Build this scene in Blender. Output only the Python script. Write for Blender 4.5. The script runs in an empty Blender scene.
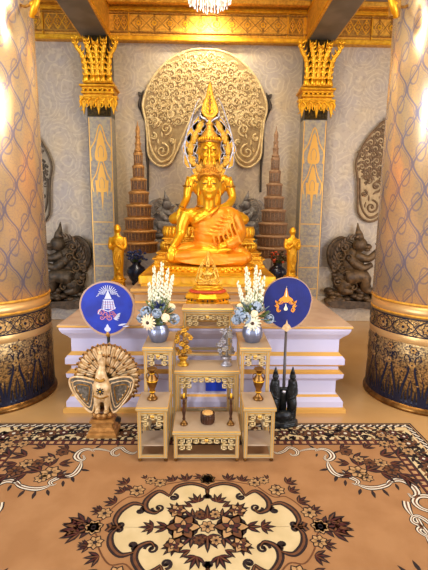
import bpy, math, random
from mathutils import Vector, Matrix
rnd = random.Random(7)
PI = math.pi
sin, cos = math.sin, math.cos
C = bpy.context.scene.collection

# ------------------------------------------------------------------ camera
PITCH = math.radians(9.65); YAW = math.radians(1.15); ROLL = math.radians(.6); F = 412.0; H = 1.5
cd = bpy.data.cameras.new('camera'); cam = bpy.data.objects.new('camera', cd); C.objects.link(cam)
CX = -.014; cam.location = (CX, 0, H); cam.rotation_euler = (Matrix.Rotation(-YAW, 3, 'Z') @ Matrix.Rotation(PI/2-PITCH, 3, 'X') @ Matrix.Rotation(ROLL, 3, 'Z')).to_euler()
cd.sensor_fit = 'VERTICAL'; cd.sensor_height = 36; cd.lens = F/570*36; cd.clip_start = .05
bpy.context.scene.camera = cam
_R = cam.rotation_euler.to_matrix()
def ray(px, py): return _R @ Vector((px-214, 285-py, -F))
def at(px, py, Y):
    d = ray(px, py); t = Y/d.y
    return (CX+d.x*t, H+d.z*t)                 # X, Z in the upright plane at distance Y
def gr(px, py, z=0.0):
    d = ray(px, py); t = (z-H)/d.z
    return (CX+d.x*t, d.y*t)                   # X, Y on a level plane

# ------------------------------------------------------------------ materials
def lin(h):
    h = h.lstrip('#'); o = []
    for i in (0, 2, 4):
        c = int(h[i:i+2], 16)/255
        o.append(c/12.92 if c <= .04045 else ((c+.055)/1.055)**2.4)
    return (*o, 1)
def mat(name, col, metal=0, rough=.5, col2=None, scale=8, bump=0, bscale=60, detail=4, spec=None, emit=0, distort=0, coat=0, trans=0):
    m = bpy.data.materials.new(name); m.use_nodes = True
    nt = m.node_tree; b = nt.nodes['Principled BSDF']
    b.inputs['Base Color'].default_value = lin(col)
    b.inputs['Metallic'].default_value = metal; b.inputs['Roughness'].default_value = rough
    if coat: b.inputs['Coat Weight'].default_value = coat; b.inputs['Coat Roughness'].default_value = .15
    if trans: b.inputs['Transmission Weight'].default_value = trans
    if emit: b.inputs['Emission Color'].default_value = lin(col); b.inputs['Emission Strength'].default_value = emit
    tc = nt.nodes.new('ShaderNodeTexCoord')
    if col2:
        n = nt.nodes.new('ShaderNodeTexNoise'); n.inputs['Scale'].default_value = scale; n.inputs['Detail'].default_value = detail
        n.inputs['Distortion'].default_value = distort
        nt.links.new(tc.outputs['Object'], n.inputs['Vector'])
        r = nt.nodes.new('ShaderNodeValToRGB'); r.color_ramp.elements[0].position = .38; r.color_ramp.elements[1].position = .62
        r.color_ramp.elements[0].color = lin(col); r.color_ramp.elements[1].color = lin(col2)
        nt.links.new(n.outputs['Fac'], r.inputs['Fac']); nt.links.new(r.outputs['Color'], b.inputs['Base Color'])
    if bump:
        n2 = nt.nodes.new('ShaderNodeTexNoise'); n2.inputs['Scale'].default_value = bscale; n2.inputs['Detail'].default_value = 3
        nt.links.new(tc.outputs['Object'], n2.inputs['Vector'])
        bp = nt.nodes.new('ShaderNodeBump'); bp.inputs['Strength'].default_value = bump; bp.inputs['Distance'].default_value = .01
        nt.links.new(n2.outputs['Fac'], bp.inputs['Height']); nt.links.new(bp.outputs['Normal'], b.inputs['Normal'])
    return m
GOLD = mat('gold_leaf', '#eeb428', .6, .38, '#d9981c', 22, .5, 60)
GOLDS = mat('gold_polished', '#f4b824', .65, .34, '#e6a31a', 6, .1, 30)
GOLDP = mat('gold_paint', '#e9ac3a', .45, .42, '#c98d2a', 30, .4, 90)
GOLDD = mat('gold_aged', '#b5822e', .5, .45, '#85581c', 40, .4, 90)
BRASS = mat('brass', '#94682f', .85, .32, '#6a451c', 20, .1, 60)
ROBE = mat('satin_robe', '#e9920f', .35, .42, '#dc800a', 7, .35, 22)
HAIR = mat('gilded_hair', '#d08c1e', .5, .5, '#a96c14', 50, .6, 120)
WALL = None
CHAMP = mat('champagne_lacquer', '#bfa97f', .2, .36, '#b09a70', 3, .05, 30)
CHTOP = mat('champagne_top', '#bfa78a', .1, .3, '#b0987c', 3)
TRIMG = mat('pale_gold_trim', '#e0aa48', .5, .35)
CARVE = mat('carved_cream', '#dcc38f', .2, .45, '#c9a868', 60)
WHITEP = mat('platform_white', '#c9c2d4', 0, .28, '#beb6cc', 2, 0)
PGOLD = mat('platform_gold_line', '#d9a552', .3, .4)
MARB = mat('platform_marble', '#c9a98a', 0, .25, '#b8967a', 3, 0, distort=1)
FLOORM = mat('floor_stone', '#c39a62', 0, .22, '#b88f5a', 1.5, 0)
BLACK = mat('black_iron', '#17171a', .5, .35, '#2a2b28', 30, .5, 80)
DARK = mat('dark_bronze', '#3a2c1c', .4, .5, '#5a4630', 18, .6, 60)
DARKL = mat('dark_outline', '#3b3228', .1, .6)
STONE = mat('carved_stone', '#9c9082', .0, .65, '#7b7066', 14, .6, 60)
STONELIT = mat('lit_stone', '#dcc594', .15, .55, '#c6ab74', 24, .4, 70)
BRONZE2 = mat('bronze_relief', '#6d5332', .3, .5, '#43321f', 16, .6, 60)
NAVY = mat('navy_velvet', '#0a1660', 0, .7, '#0c1b6c', 12, .2, 300)
BLUEV = mat('royal_blue_satin', '#1130a6', 0, .5, '#0d248c', 9, .2, 200)
RIM = mat('fan_rim', '#b9957a', .3, .5)
SILV = mat('silver', '#c8c6cc', .85, .35, '#9d9ba4', 30, .2, 60)
SILVT = mat('silver_thread', '#cfd0e2', .2, .5)
PINKT = mat('pink_thread', '#c97a8c', .1, .5)
ORNT = mat('orange_gold_thread', '#f0962a', .2, .5)
WHT = mat('white_petal', '#f1ead0', 0, .55, '#dcd8b4', 60)
CREAMP = mat('cream_petal', '#f3ddb4', 0, .55)
BLUEP = mat('blue_petal', '#a3aebb', 0, .55, '#8496ac', 40)
BLUEG = mat('blue_grey_leaf', '#7d8f92', 0, .6, '#5c7073', 40)
NAVYF = mat('thistle_blue', '#1a2450', 0, .6, '#28366a', 60)
LEAF = mat('green_leaf', '#4d6330', 0, .6, '#6f7a3c', 30)
BROWN = mat('brown_wood', '#3a2012', .2, .3, '#55301a', 18)
WOODU = mat('umbrella_wood', '#c4904e', .35, .45, '#a5733a', 30, .5, 120)
WOODG = mat('umbrella_lattice', '#8f6f55', .25, .5, '#6e5340', 60, .7, 160)
YEL = mat('yellow_cloth', '#f6bb1c', .05, .5, '#eaa512', 5, .4, 14)
PEAG = mat('antique_gold_paint', '#c08a48', .45, .42, '#9c6a30', 24, .4, 80)
PEAL = mat('pale_gilt', '#e6c697', .2, .45, '#c9a068', 30, .3, 80)
PEAD = mat('dark_gem', '#2a2418', .2, .3)
PEAW = mat('grey_mosaic', '#7a7468', .5, .35, '#5a5040', 60, .4, 100)
CEIL = mat('ceiling_grey', '#8b7f74', 0, .7, '#7d7268', 3)
BEAMU = mat('beam_soffit', '#7c705f', 0, .6, '#6c604e', 4)
REDC = mat('red_scarf', '#c8451c', 0, .5)
CRYS = mat('crystal', '#f4efe6', .1, .1, emit=.9)
MIRR = mat('dark_mirror_mosaic', '#2b2618', .7, .3, '#54431f', 60)
BLUB = mat('blue_reflection', '#1f3fb8', 0, .4)
# carpet tones
K_TAN = mat('carpet_tan', '#a97a4b', 0, .95, '#9d6e40', 5, .35, 400)
K_CRM = mat('carpet_cream', '#d6bf8e', 0, .95, '#cab280', 8, .35, 400)
K_DRK = mat('carpet_dark', '#1e100d', 0, .95, '#2a140d', 30)
K_BRN = mat('carpet_brown', '#5e361a', 0, .95, '#704420', 30)
K_RED = mat('carpet_red', '#541d12', 0, .95, '#48180e', 30)
K_BGE = mat('carpet_beige', '#bd9462', 0, .95, '#ab8150', 20)
K_WHT = mat('carpet_white', '#d9cfb8', 0, .95)

def wall_material():
    m = bpy.data.materials.new('printed_stone_wall'); m.use_nodes = True
    nt = m.node_tree; b = nt.nodes['Principled BSDF']; N = nt.nodes.new; L = nt.links.new
    tc = N('ShaderNodeTexCoord')
    n = N('ShaderNodeTexNoise'); n.inputs['Scale'].default_value = 2.2; n.inputs['Detail'].default_value = 3; L(tc.outputs['Object'], n.inputs['Vector'])
    r = N('ShaderNodeValToRGB'); r.color_ramp.elements[0].position = .35; r.color_ramp.elements[1].position = .65
    r.color_ramp.elements[0].color = lin('#a3978c'); r.color_ramp.elements[1].color = lin('#b5a182')
    L(n.outputs['Fac'], r.inputs['Fac'])
    # swirling line drawing
    v = N('ShaderNodeTexVoronoi'); v.inputs['Scale'].default_value = 3.6
    nz = N('ShaderNodeTexNoise'); nz.inputs['Scale'].default_value = 5
    mx = N('ShaderNodeMix'); mx.data_type = 'VECTOR'; mx.inputs[0].default_value = .12
    L(tc.outputs['Object'], nz.inputs['Vector']); L(tc.outputs['Object'], mx.inputs[4]); L(nz.outputs['Color'], mx.inputs[5])
    L(mx.outputs[1], v.inputs['Vector'])
    s = N('ShaderNodeMath'); s.operation = 'MULTIPLY'; s.inputs[1].default_value = 42; L(v.outputs['Distance'], s.inputs[0])
    s2 = N('ShaderNodeMath'); s2.operation = 'SINE'; L(s.outputs[0], s2.inputs[0])
    s3 = N('ShaderNodeMapRange'); s3.inputs[1].default_value = .45; s3.inputs[2].default_value = .95; s3.inputs[3].default_value = 0; s3.inputs[4].default_value = .32
    L(s2.outputs[0], s3.inputs[0])
    m2 = N('ShaderNodeMix'); m2.data_type = 'RGBA'; L(s3.outputs[0], m2.inputs[0]); L(r.outputs['Color'], m2.inputs[6]); m2.inputs[7].default_value = lin('#d4c39e')
    n3 = N('ShaderNodeTexNoise'); n3.inputs['Scale'].default_value = 26; n3.inputs['Detail'].default_value = 4; L(tc.outputs['Object'], n3.inputs['Vector'])
    s4 = N('ShaderNodeMapRange'); s4.inputs[1].default_value = .5; s4.inputs[2].default_value = .7; s4.inputs[4].default_value = .45; L(n3.outputs['Fac'], s4.inputs[0])
    m3 = N('ShaderNodeMix'); m3.data_type = 'RGBA'; L(s4.outputs[0], m3.inputs[0]); L(m2.outputs[2], m3.inputs[6]); m3.inputs[7].default_value = lin('#85796d')
    L(m3.outputs[2], b.inputs['Base Color']); b.inputs['Roughness'].default_value = .5
    bp = N('ShaderNodeBump'); bp.inputs['Strength'].default_value = .3; bp.inputs['Distance'].default_value = .01
    L(n3.outputs['Fac'], bp.inputs['Height']); L(bp.outputs['Normal'], b.inputs['Normal'])
    return m
WALL = wall_material()

def column_material():
    m = bpy.data.materials.new('gilded_column_pattern'); m.use_nodes = True
    nt = m.node_tree; b = nt.nodes['Principled BSDF']; N = nt.nodes.new; L = nt.links.new
    def M(op, a, b_=None):
        q = N('ShaderNodeMath'); q.operation = op
        for i, x in enumerate((a, b_)):
            if x is None: continue
            if isinstance(x, (int, float)): q.inputs[i].default_value = x
            else: L(x, q.inputs[i])
        return q.outputs[0]
    tc = N('ShaderNodeTexCoord'); sp = N('ShaderNodeSeparateXYZ'); L(tc.outputs['Object'], sp.inputs[0])
    ang = M('ARCTAN2', sp.outputs[1], sp.outputs[0])
    u = M('MULTIPLY', ang, 14/(2*PI)); v = M('MULTIPLY', sp.outputs[2], 1/.36)
    nz = N('ShaderNodeTexNoise'); nz.inputs['Scale'].default_value = 16; nz.inputs['Detail'].default_value = 3; L(tc.outputs['Object'], nz.inputs['Vector'])
    wob = M('MULTIPLY', M('SUBTRACT', nz.outputs['Fac'], .5), .12)
    def dist(off):
        a = M('SUBTRACT', M('FRACT', M('ADD', u, 20+off)), .5); c = M('SUBTRACT', M('FRACT', M('ADD', v, 20+off)), .5)
        return M('SQRT', M('ADD', M('MULTIPLY', a, a), M('MULTIPLY', c, c)))
    d = M('ADD', M('MINIMUM', dist(0), dist(.5)), wob)
    def ring(r, w): return M('LESS_THAN', M('ABSOLUTE', M('SUBTRACT', d, r)), w)
    sv = M('MULTIPLY', M('SINE', M('MULTIPLY', v, 2*PI)), .23)
    def wave(sign, k, w):
        q = M('FRACT', M('ADD', M('ADD', M('MULTIPLY', u, 1.0), 20+k), M('ADD', M('MULTIPLY', sv, sign), M('MULTIPLY', wob, .5))))
        return M('LESS_THAN', M('ABSOLUTE', M('SUBTRACT', q, .5)), w)
    ogee = M('MAXIMUM', M('MAXIMUM', wave(1, 0, .036), wave(-1, .5, .036)), M('MAXIMUM', wave(1, .1, .012), wave(-1, .6, .012)))
    vo = N('ShaderNodeTexVoronoi'); vo.inputs['Scale'].default_value = 34; L(tc.outputs['Object'], vo.inputs['Vector'])
    fil = M('MULTIPLY', M('LESS_THAN', M('ABSOLUTE', M('SUBTRACT', vo.outputs['Distance'], .5)), .05), .3)
    pat = M('MAXIMUM', M('MAXIMUM', ogee, M('MULTIPLY', ring(.17, .02), .8)), fil)
    mx = N('ShaderNodeMix'); mx.data_type = 'RGBA'; L(M('MULTIPLY', pat, .75), mx.inputs[0])
    mx.inputs[6].default_value = lin('#ecd0a0'); mx.inputs[7].default_value = lin('#8a8db4')
    L(mx.outputs[2], b.inputs['Base Color'])
    b.inputs['Metallic'].default_value = .62; b.inputs['Roughness'].default_value = .24
    bp = N('ShaderNodeBump'); bp.inputs['Strength'].default_value = .2; bp.inputs['Distance'].default_value = .002
    L(nz.outputs['Fac'], bp.inputs['Height']); L(bp.outputs['Normal'], b.inputs['Normal'])
    return m
COLM = column_material()

# ------------------------------------------------------------------ mesh builder
def catmull(p, k=6, closed=False):
    n = len(p); out = []
    rng = range(n) if closed else range(n-1)
    for i in rng:
        if closed: a, b, c, d = p[(i-1) % n], p[i], p[(i+1) % n], p[(i+2) % n]
        else: a, b, c, d = p[max(i-1, 0)], p[i], p[i+1], p[min(i+2, n-1)]
        for j in range(k):
            t = j/k
            out.append(tuple(.5*((2*b[q]) + (-a[q]+c[q])*t + (2*a[q]-5*b[q]+4*c[q]-d[q])*t*t + (-a[q]+3*b[q]-3*c[q]+d[q])*t**3) for q in range(len(b))))
    if not closed: out.append(tuple(p[-1]))
    return out
class MB:
    def __init__(s): s.v = []; s.f = []; s.m = []; s.mats = []; s.sm = []; s.T = Matrix.Identity(4)
    def mi(s, m):
        if m not in s.mats: s.mats.append(m)
        return s.mats.index(m)
    def add(s, vs, fs, m, smooth=False):
        o = len(s.v); s.v += [tuple(s.T @ Vector(v)) for v in vs]
        k = s.mi(m)
        for f in fs: s.f.append([i+o for i in f]); s.m.append(k); s.sm.append(smooth)
        return s
    def box(s, x0, x1, y0, y1, z0, z1, m, bev=0):
        b = bev
        if b:
            vs = []
            for z, i in ((z0, b), (z0+b, 0), (z1-b, 0), (z1, b)):
                vs += [(x0+i, y0+i, z), (x1-i, y0+i, z), (x1-i, y1-i, z), (x0+i, y1-i, z)]
            fs = [(3, 2, 1, 0), (12, 13, 14, 15)]
            for r in range(3):
                for j in range(4): a = r*4; fs.append((a+j, a+(j+1) % 4, a+4+(j+1) % 4, a+4+j))
            return s.add(vs, fs, m)
        vs = [(x0, y0, z0), (x1, y0, z0), (x1, y1, z0), (x0, y1, z0), (x0, y0, z1), (x1, y0, z1), (x1, y1, z1), (x0, y1, z1)]
        return s.add(vs, [(3, 2, 1, 0), (4, 5, 6, 7), (0, 1, 5, 4), (1, 2, 6, 5), (2, 3, 7, 6), (3, 0, 4, 7)], m)
    def lathe(s, prof, c=(0, 0, 0), m=None, n=24, sx=1, sy=1, smooth=True, rot=0, mats=None):
        vs = []; cx, cy, cz = c
        for r, z in prof:
            for j in range(n):
                a = 2*PI*j/n+rot; vs.append((cx+r*cos(a)*sx, cy+r*sin(a)*sy, cz+z))
        for i in range(len(prof)-1):
            fs = [(0, 0, 0, 0)]
        base = len(s.v); s.v += [tuple(s.T @ Vector(v)) for v in vs]
        for i in range(len(prof)-1):
            k = s.mi(mats[i] if mats else m)
            for j in range(n):
                s.f.append([base+i*n+j, base+i*n+(j+1) % n, base+(i+1)*n+(j+1) % n, base+(i+1)*n+j]); s.m.append(k); s.sm.append(smooth)
        k0 = s.mi(mats[0] if mats else m); k1 = s.mi(mats[-1] if mats else m)
        s.f.append([base+j for j in range(n)][::-1]); s.m.append(k0); s.sm.append(False)
        s.f.append([base+(len(prof)-1)*n+j for j in range(n)]); s.m.append(k1); s.sm.append(False)
        return s
    def tube(s, pts, r, m, n=8, k=0, flat=1):
        if k: 
            if isinstance(r, (list, tuple)): 
                q = catmull([tuple(p)+(rr,) for p, rr in zip(pts, r)], k); pts = [x[:3] for x in q]; r = [x[3] for x in q]
            else: pts = catmull(pts, k)
        pts = [Vector(p) for p in pts]; N = len(pts)
        if not isinstance(r, (list, tuple)): r = [r]*N
        vs = []; up = None
        for i, p in enumerate(pts):
            d = (pts[min(i+1, N-1)]-pts[max(i-1, 0)]).normalized()
            if up is None:
                up = Vector((0, 0, 1)) if abs(d.z) < .9 else Vector((0, 1, 0))
            a = d.cross(up); 
            if a.length < 1e-4: a = d.cross(Vector((1, 0, 0)))
            a.normalize(); b = a.cross(d).normalized(); up = b
            for j in range(n):
                t = 2*PI*j/n; vs.append(p+a*cos(t)*r[i]+b*sin(t)*r[i]*flat)
        fs = [[j for j in range(n)], [(N-1)*n+j for j in range(n)][::-1]]
        for i in range(N-1):
            for j in range(n): fs.append((i*n+j, (i+1)*n+j, (i+1)*n+(j+1) % n, i*n+(j+1) % n))
        return s.add(vs, fs, m, True)
    def ball(s, c, r, m, n=12, rings=8, R=None):
        if not isinstance(r, (list, tuple)): r = (r, r, r)
        vs = [(0, 0, -1)]
        for i in range(1, rings):
            a = -PI/2+PI*i/rings
            for j in range(n): t = 2*PI*j/n; vs.append((cos(a)*cos(t), cos(a)*sin(t), sin(a)))
        vs.append((0, 0, 1)); out = []
        for v in vs:
            q = Vector((v[0]*r[0], v[1]*r[1], v[2]*r[2]))
            if R: q = R @ q
            out.append(q+Vector(c))
        fs = [(0, 1+(j+1) % n, 1+j) for j in range(n)]
        for i in range(rings-2):
            for j in range(n): a = 1+i*n; fs.append((a+j, a+(j+1) % n, a+n+(j+1) % n, a+n+j))
        e = len(vs)-1; a = 1+(rings-2)*n
        fs += [(e, a+j, a+(j+1) % n) for j in range(n)]
        return s.add(out, fs, m, True)
    def prism(s, poly, y0, y1, m):     # polygon in x,z extruded along y
        n = len(poly); vs = [(x, y0, z) for x, z in poly]+[(x, y1, z) for x, z in poly]
        fs = [list(range(n)), list(range(n, 2*n))[::-1]]+[((i+1) % n, i, n+i, n+(i+1) % n) for i in range(n)]
        return s.add(vs, fs, m)
    def mold(s, x0, x1, y0, y1, prof):   # stacked rectangular rings (inset, z, material of band above)
        vs = []
        for p in prof:
            i, z = p[0], p[1]; vs += [(x0+i, y0+i, z), (x1-i, y0+i, z), (x1-i, y1-i, z), (x0+i, y1-i, z)]
        s.add(vs[:4], [(3, 2, 1, 0)], prof[0][2])
        for r in range(len(prof)-1):
            s.add(vs[r*4:r*4+8], [(j, (j+1) % 4, 4+(j+1) % 4, 4+j) for j in range(4)], prof[r][2])
        s.add(vs[-4:], [(0, 1, 2, 3)], prof[-1][2]); return s
    def build(s, name, parent=None, remesh=0, smooth_it=0, kind=None, label=None):
        me = bpy.data.meshes.new(name); me.from_pydata(s.v, [], s.f)
        for m in s.mats: me.materials.append(m)
        me.polygons.foreach_set('material_index', s.m); me.polygons.foreach_set('use_smooth', s.sm); me.update()
        o = bpy.data.objects.new(name, me); C.objects.link(o)
        if parent: o.parent = parent
        if remesh:
            md = o.modifiers.new('r', 'REMESH'); md.mode = 'VOXEL'; md.voxel_size = remesh; md.use_smooth_shade = True
            if smooth_it: sm = o.modifiers.new('s', 'SMOOTH'); sm.factor = .5; sm.iterations = smooth_it
            dg = bpy.context.evaluated_depsgraph_get(); dg.update()
            m2 = bpy.data.meshes.new_from_object(o.evaluated_get(dg)); o.modifiers.clear(); o.data = m2; m2.name = name
            for p in m2.polygons: p.use_smooth = True
        if kind: o['kind'] = kind
        if label: o['label'] = label
        return o
def tag(o, label, cat, group=None, kind=None):
    o['label'] = label; o['category'] = cat
    if group: o['group'] = group
    if kind: o['kind'] = kind
    return o
def thing(name, loc, label, cat, group=None, rz=0):
    o = bpy.data.objects.new(name, None); C.objects.link(o); o.location = loc; o.rotation_euler = (0, 0, rz); o.empty_display_size = .1
    return tag(o, label, cat, group)
def copy_tree(o, parent=None):
    c = o.copy(); C.objects.link(c)
    if parent: c.parent = parent
    for ch in list(o.children): copy_tree(ch, c)
    return c

# flat or raised drawing on a surface: mp(u, v, h) -> 3-D point
class Draw:
    def __init__(s, mb, mp, dh=.0006): s.mb = mb; s.mp = mp; s.dh = dh
    def ribbon(s, pts, w, m, h=1, k=5, raised=0, closed=False):
        if k: 
            if isinstance(w, (list, tuple)):
                q = catmull([tuple(p)+(ww,) for p, ww in zip(pts, w)], k, closed); pts = [x[:2] for x in q]; w = [x[2] for x in q]
            else: pts = catmull(pts, k, closed)
        if closed: pts = list(pts)+[pts[0]]
        n = len(pts)
        if not isinstance(w, (list, tuple)): w = [w]*n
        elif closed: w = list(w)+[w[0]]
        vs = []; z = h*s.dh
        for i in range(n):
            a = pts[max(i-1, 0)]; b = pts[min(i+1, n-1)]
            dx, dy = b[0]-a[0], b[1]-a[1]; l = math.hypot(dx, dy) or 1; nx, ny = -dy/l*w[i]/2, dx/l*w[i]/2
            p = pts[i]
            if raised: vs += [s.mp(p[0]+nx, p[1]+ny, 0), s.mp(p[0]+nx*.5, p[1]+ny*.5, z+raised), s.mp(p[0]-nx*.5, p[1]-ny*.5, z+raised), s.mp(p[0]-nx, p[1]-ny, 0)]
            else: vs += [s.mp(p[0]+nx, p[1]+ny, z), s.mp(p[0]-nx, p[1]-ny, z)]
        c = 4 if raised else 2; fs = []
        for i in range(n-1):
            for j in range(c-1): fs.append((i*c+j, i*c+j+1, (i+1)*c+j+1, (i+1)*c+j))
        s.mb.add(vs, fs, m, bool(raised))
    def poly(s, pts, m, h=1, raised=0):
        n = len(pts); z = h*s.dh+raised
        if raised:
            cx = sum(p[0] for p in pts)/n; cy = sum(p[1] for p in pts)/n
            vs = [s.mp(p[0], p[1], 0) for p in pts]+[s.mp(cx+(p[0]-cx)*.7, cy+(p[1]-cy)*.7, z) for p in pts]
            s.mb.add(vs, [tuple(range(n, 2*n))]+[(i, (i+1) % n, n+(i+1) % n, n+i) for i in range(n)], m, False)
        else: s.mb.add([s.mp(p[0], p[1], z) for p in pts], [tuple(range(n))], m)
    def leaf(s, x, y, a, l, w, m, h=2, raised=0, bend=0):
        P = []
        for t, q in ((0, .12), (.2, .7), (.45, 1), (.75, .6), (1, 0), (.75, -.6), (.45, -1), (.2, -.7), (0, -.12)):
            u = t*l; v = q*w/2+bend*t*t*l
            P.append((x+u*cos(a)-v*sin(a), y+u*sin(a)+v*cos(a)))
        s.poly(P, m, h, raised)
    def disc(s, x, y, r, m, h=2, n=12, raised=0, ry=None):
        s.poly([(x+r*cos(2*PI*i/n), y+(ry or r)*sin(2*PI*i/n)) for i in range(n)], m, h, raised)
    def flower(s, x, y, r, mo, mi, mc, h=3, n=6, rot=0, raised=0):
        for i in range(n):
            a = rot+2*PI*i/n; s.leaf(x, y, a, r, r*.85, mo, h, raised)
        for i in range(n):
            a = rot+2*PI*i/n; s.leaf(x+r*.1*cos(a), y+r*.1*sin(a), a, r*.75, r*.55, mi, h+1, raised*1.3)
        s.disc(x, y, r*.24, mc, h+2, 8, raised*1.6)
    def curl(s, x, y, r, a0, turns, w, m, h=2, raised=0):   # spiral ending at centre x,y
        n = max(8, int(14*abs(turns))); P = []; W = []
        for i in range(n+1):
            t = i/n; a = a0+turns*2*PI*t; rr = r*(1-.85*t); P.append((x+rr*cos(a), y+rr*sin(a))); W.append(w*(1-.3*t))
        s.ribbon(P, W, m, h, 0, raised)
        s.disc(P[-1][0], P[-1][1], w*.75, m, h, 8, raised)

# ------------------------------------------------------------------ the room
WY = 5.9
mb = MB(); mb.box(-7, 7, -5, WY+.2, -.06, -.01, FLOORM); o = mb.build('floor', kind='structure')
mb = MB(); mb.box(-7, 7, WY, WY+.2, -.01, 4.3, WALL); mb.build('wall_back', kind='structure')
mb = MB(); mb.box(-7, 7, -3, WY+.2, 4.12, 4.25, CEIL)
mb.build('ceiling', kind='structure')
# plinth along the wall in the side bays
for i, s in enumerate((-1, 1)):
    mb = MB(); a, b = sorted((s*1.5, s*6.9))
    mb.box(a, b, WY-.05, WY, -.01, .78, STONE if 0 else WALL, .006); mb.box(a, b, WY-.09, WY-.05, -.01, .36, WALL, .006)
    mb.build('trim_%d' % (i+1), kind='structure')
# frieze
mb = MB()
mb.box(-7, 7, WY-.10, WY, 3.72, 4.12, GOLDP)
mb.box(-7, 7, WY-.15, WY-.10, 3.70, 3.76, GOLD, .01); mb.box(-7, 7, WY-.15, WY-.10, 4.05, 4.12, GOLD, .01)
mb.box(-7, 7, WY-.13, WY-.10, 3.80, 3.815, GOLDD); mb.box(-7, 7, WY-.13, WY-.10, 4.02, 4.035, GOLDD)
dw = Draw(mb, lambda u, v, h: (u, WY-.102-h, v), .002)
def panel(x0, x1, z0, z1, dense):
    dw.poly([(x0, z0), (x1, z0), (x1, z1), (x0, z1)], GOLDD if dense else GOLDP, 1)
    c = .1 if dense else .2
    n = max(1, round((x1-x0)/c)); w = (x1-x0)/n; hz = (z1-z0)
    for i in range(n):
        cx = x0+w*(i+.5); cz = (z0+z1)/2
        dw.ribbon([(cx-w/2, cz), (cx, z1), (cx+w/2, cz), (cx, z0)], .014, GOLD if dense else GOLDD, 2, 0, .003, True)
        if dense:
            for zz in (-.3, 0, .3): dw.flower(cx, cz+zz*hz, .03, GOLDP, GOLD, DARK, 3, 4, 0, .003)
        else:
            dw.disc(cx, cz, .05, GOLDD, 2, 12, .002); dw.flower(cx, cz, .045, GOLDP, GOLD, GOLDD, 3, 8, 0, .004)
            for q in (-1, 1): dw.leaf(cx, cz, q*PI/2, .13, .035, GOLDD, 2, .003)
for x0, x1, dn in ((-1.0, 1.0, 0), (-1.22, -1.04, 1), (1.04, 1.22, 1), (-2.1, -1.66, 1), (1.66, 2.1, 1), (-2.45, -2.14, 0), (2.14, 2.45, 0), (-2.9, -2.5, 1), (2.5, 2.9, 1)):
    panel(x0, x1, 3.83, 4.01, dn)
    mb.box(x1+.008, x1+.026, WY-.125, WY-.10, 3.76, 4.05, GOLD)
mb.build('trim_3', kind='structure')
# ceiling frame mouldings between the beams (part of the coffered ceiling)
for i, (a, b) in enumerate(((-1.25, 1.25), (-4.5, -1.66), (1.66, 4.5))):
    mb = MB(); mb.box(a, b, WY-.34, WY-.27, 4.06, 4.12, GOLDP, .008); mb.box(a, b, WY-.24, WY-.15, 4.09, 4.12, GOLDD, .004)
    mb.build('trim_%d' % (i+4), kind='structure')
# beams
for s in (-1, 1):
    t = thing('ceiling_beam', (s*1.455, 3.0, 3.73), 'gilded ceiling beam with grey soffit resting on the %s capital' % ('left' if s < 0 else 'right'), 'beam', 'ceiling beams')
    mb = MB(); mb.box(-.185, .185, -3, 2.8, 0, .39, GOLDP, .004); mb.box(-.165, .165, -3, 2.79, -.004, .002, BEAMU)
    mb.build('beam_body', t)
    mb = MB()
    for q in (-1, 1):
        for zz in (.02, .33): mb.box(q*.185-.012, q*.185+.012, -3, 2.74, zz, zz+.03, GOLD, .003)
    mb.build('gilt_edging', t)
    # ceiling moulding rim either side
# thin dark strip with a small knob on the wall beside each pilaster
for i, s in enumerate((-1, 1)):
    mb = MB(); a, b = sorted((s*1.585, s*1.62)); mb.box(a, b, WY-.035, WY, .80, 3.1, DARKL, .003)
    a, b = sorted((s*1.575, s*1.595)); mb.box(a, b, WY-.06, WY-.03, 1.22, 1.28, DARK, .003)
    mb.build('trim_%d' % (i+7), kind='structure')

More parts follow.
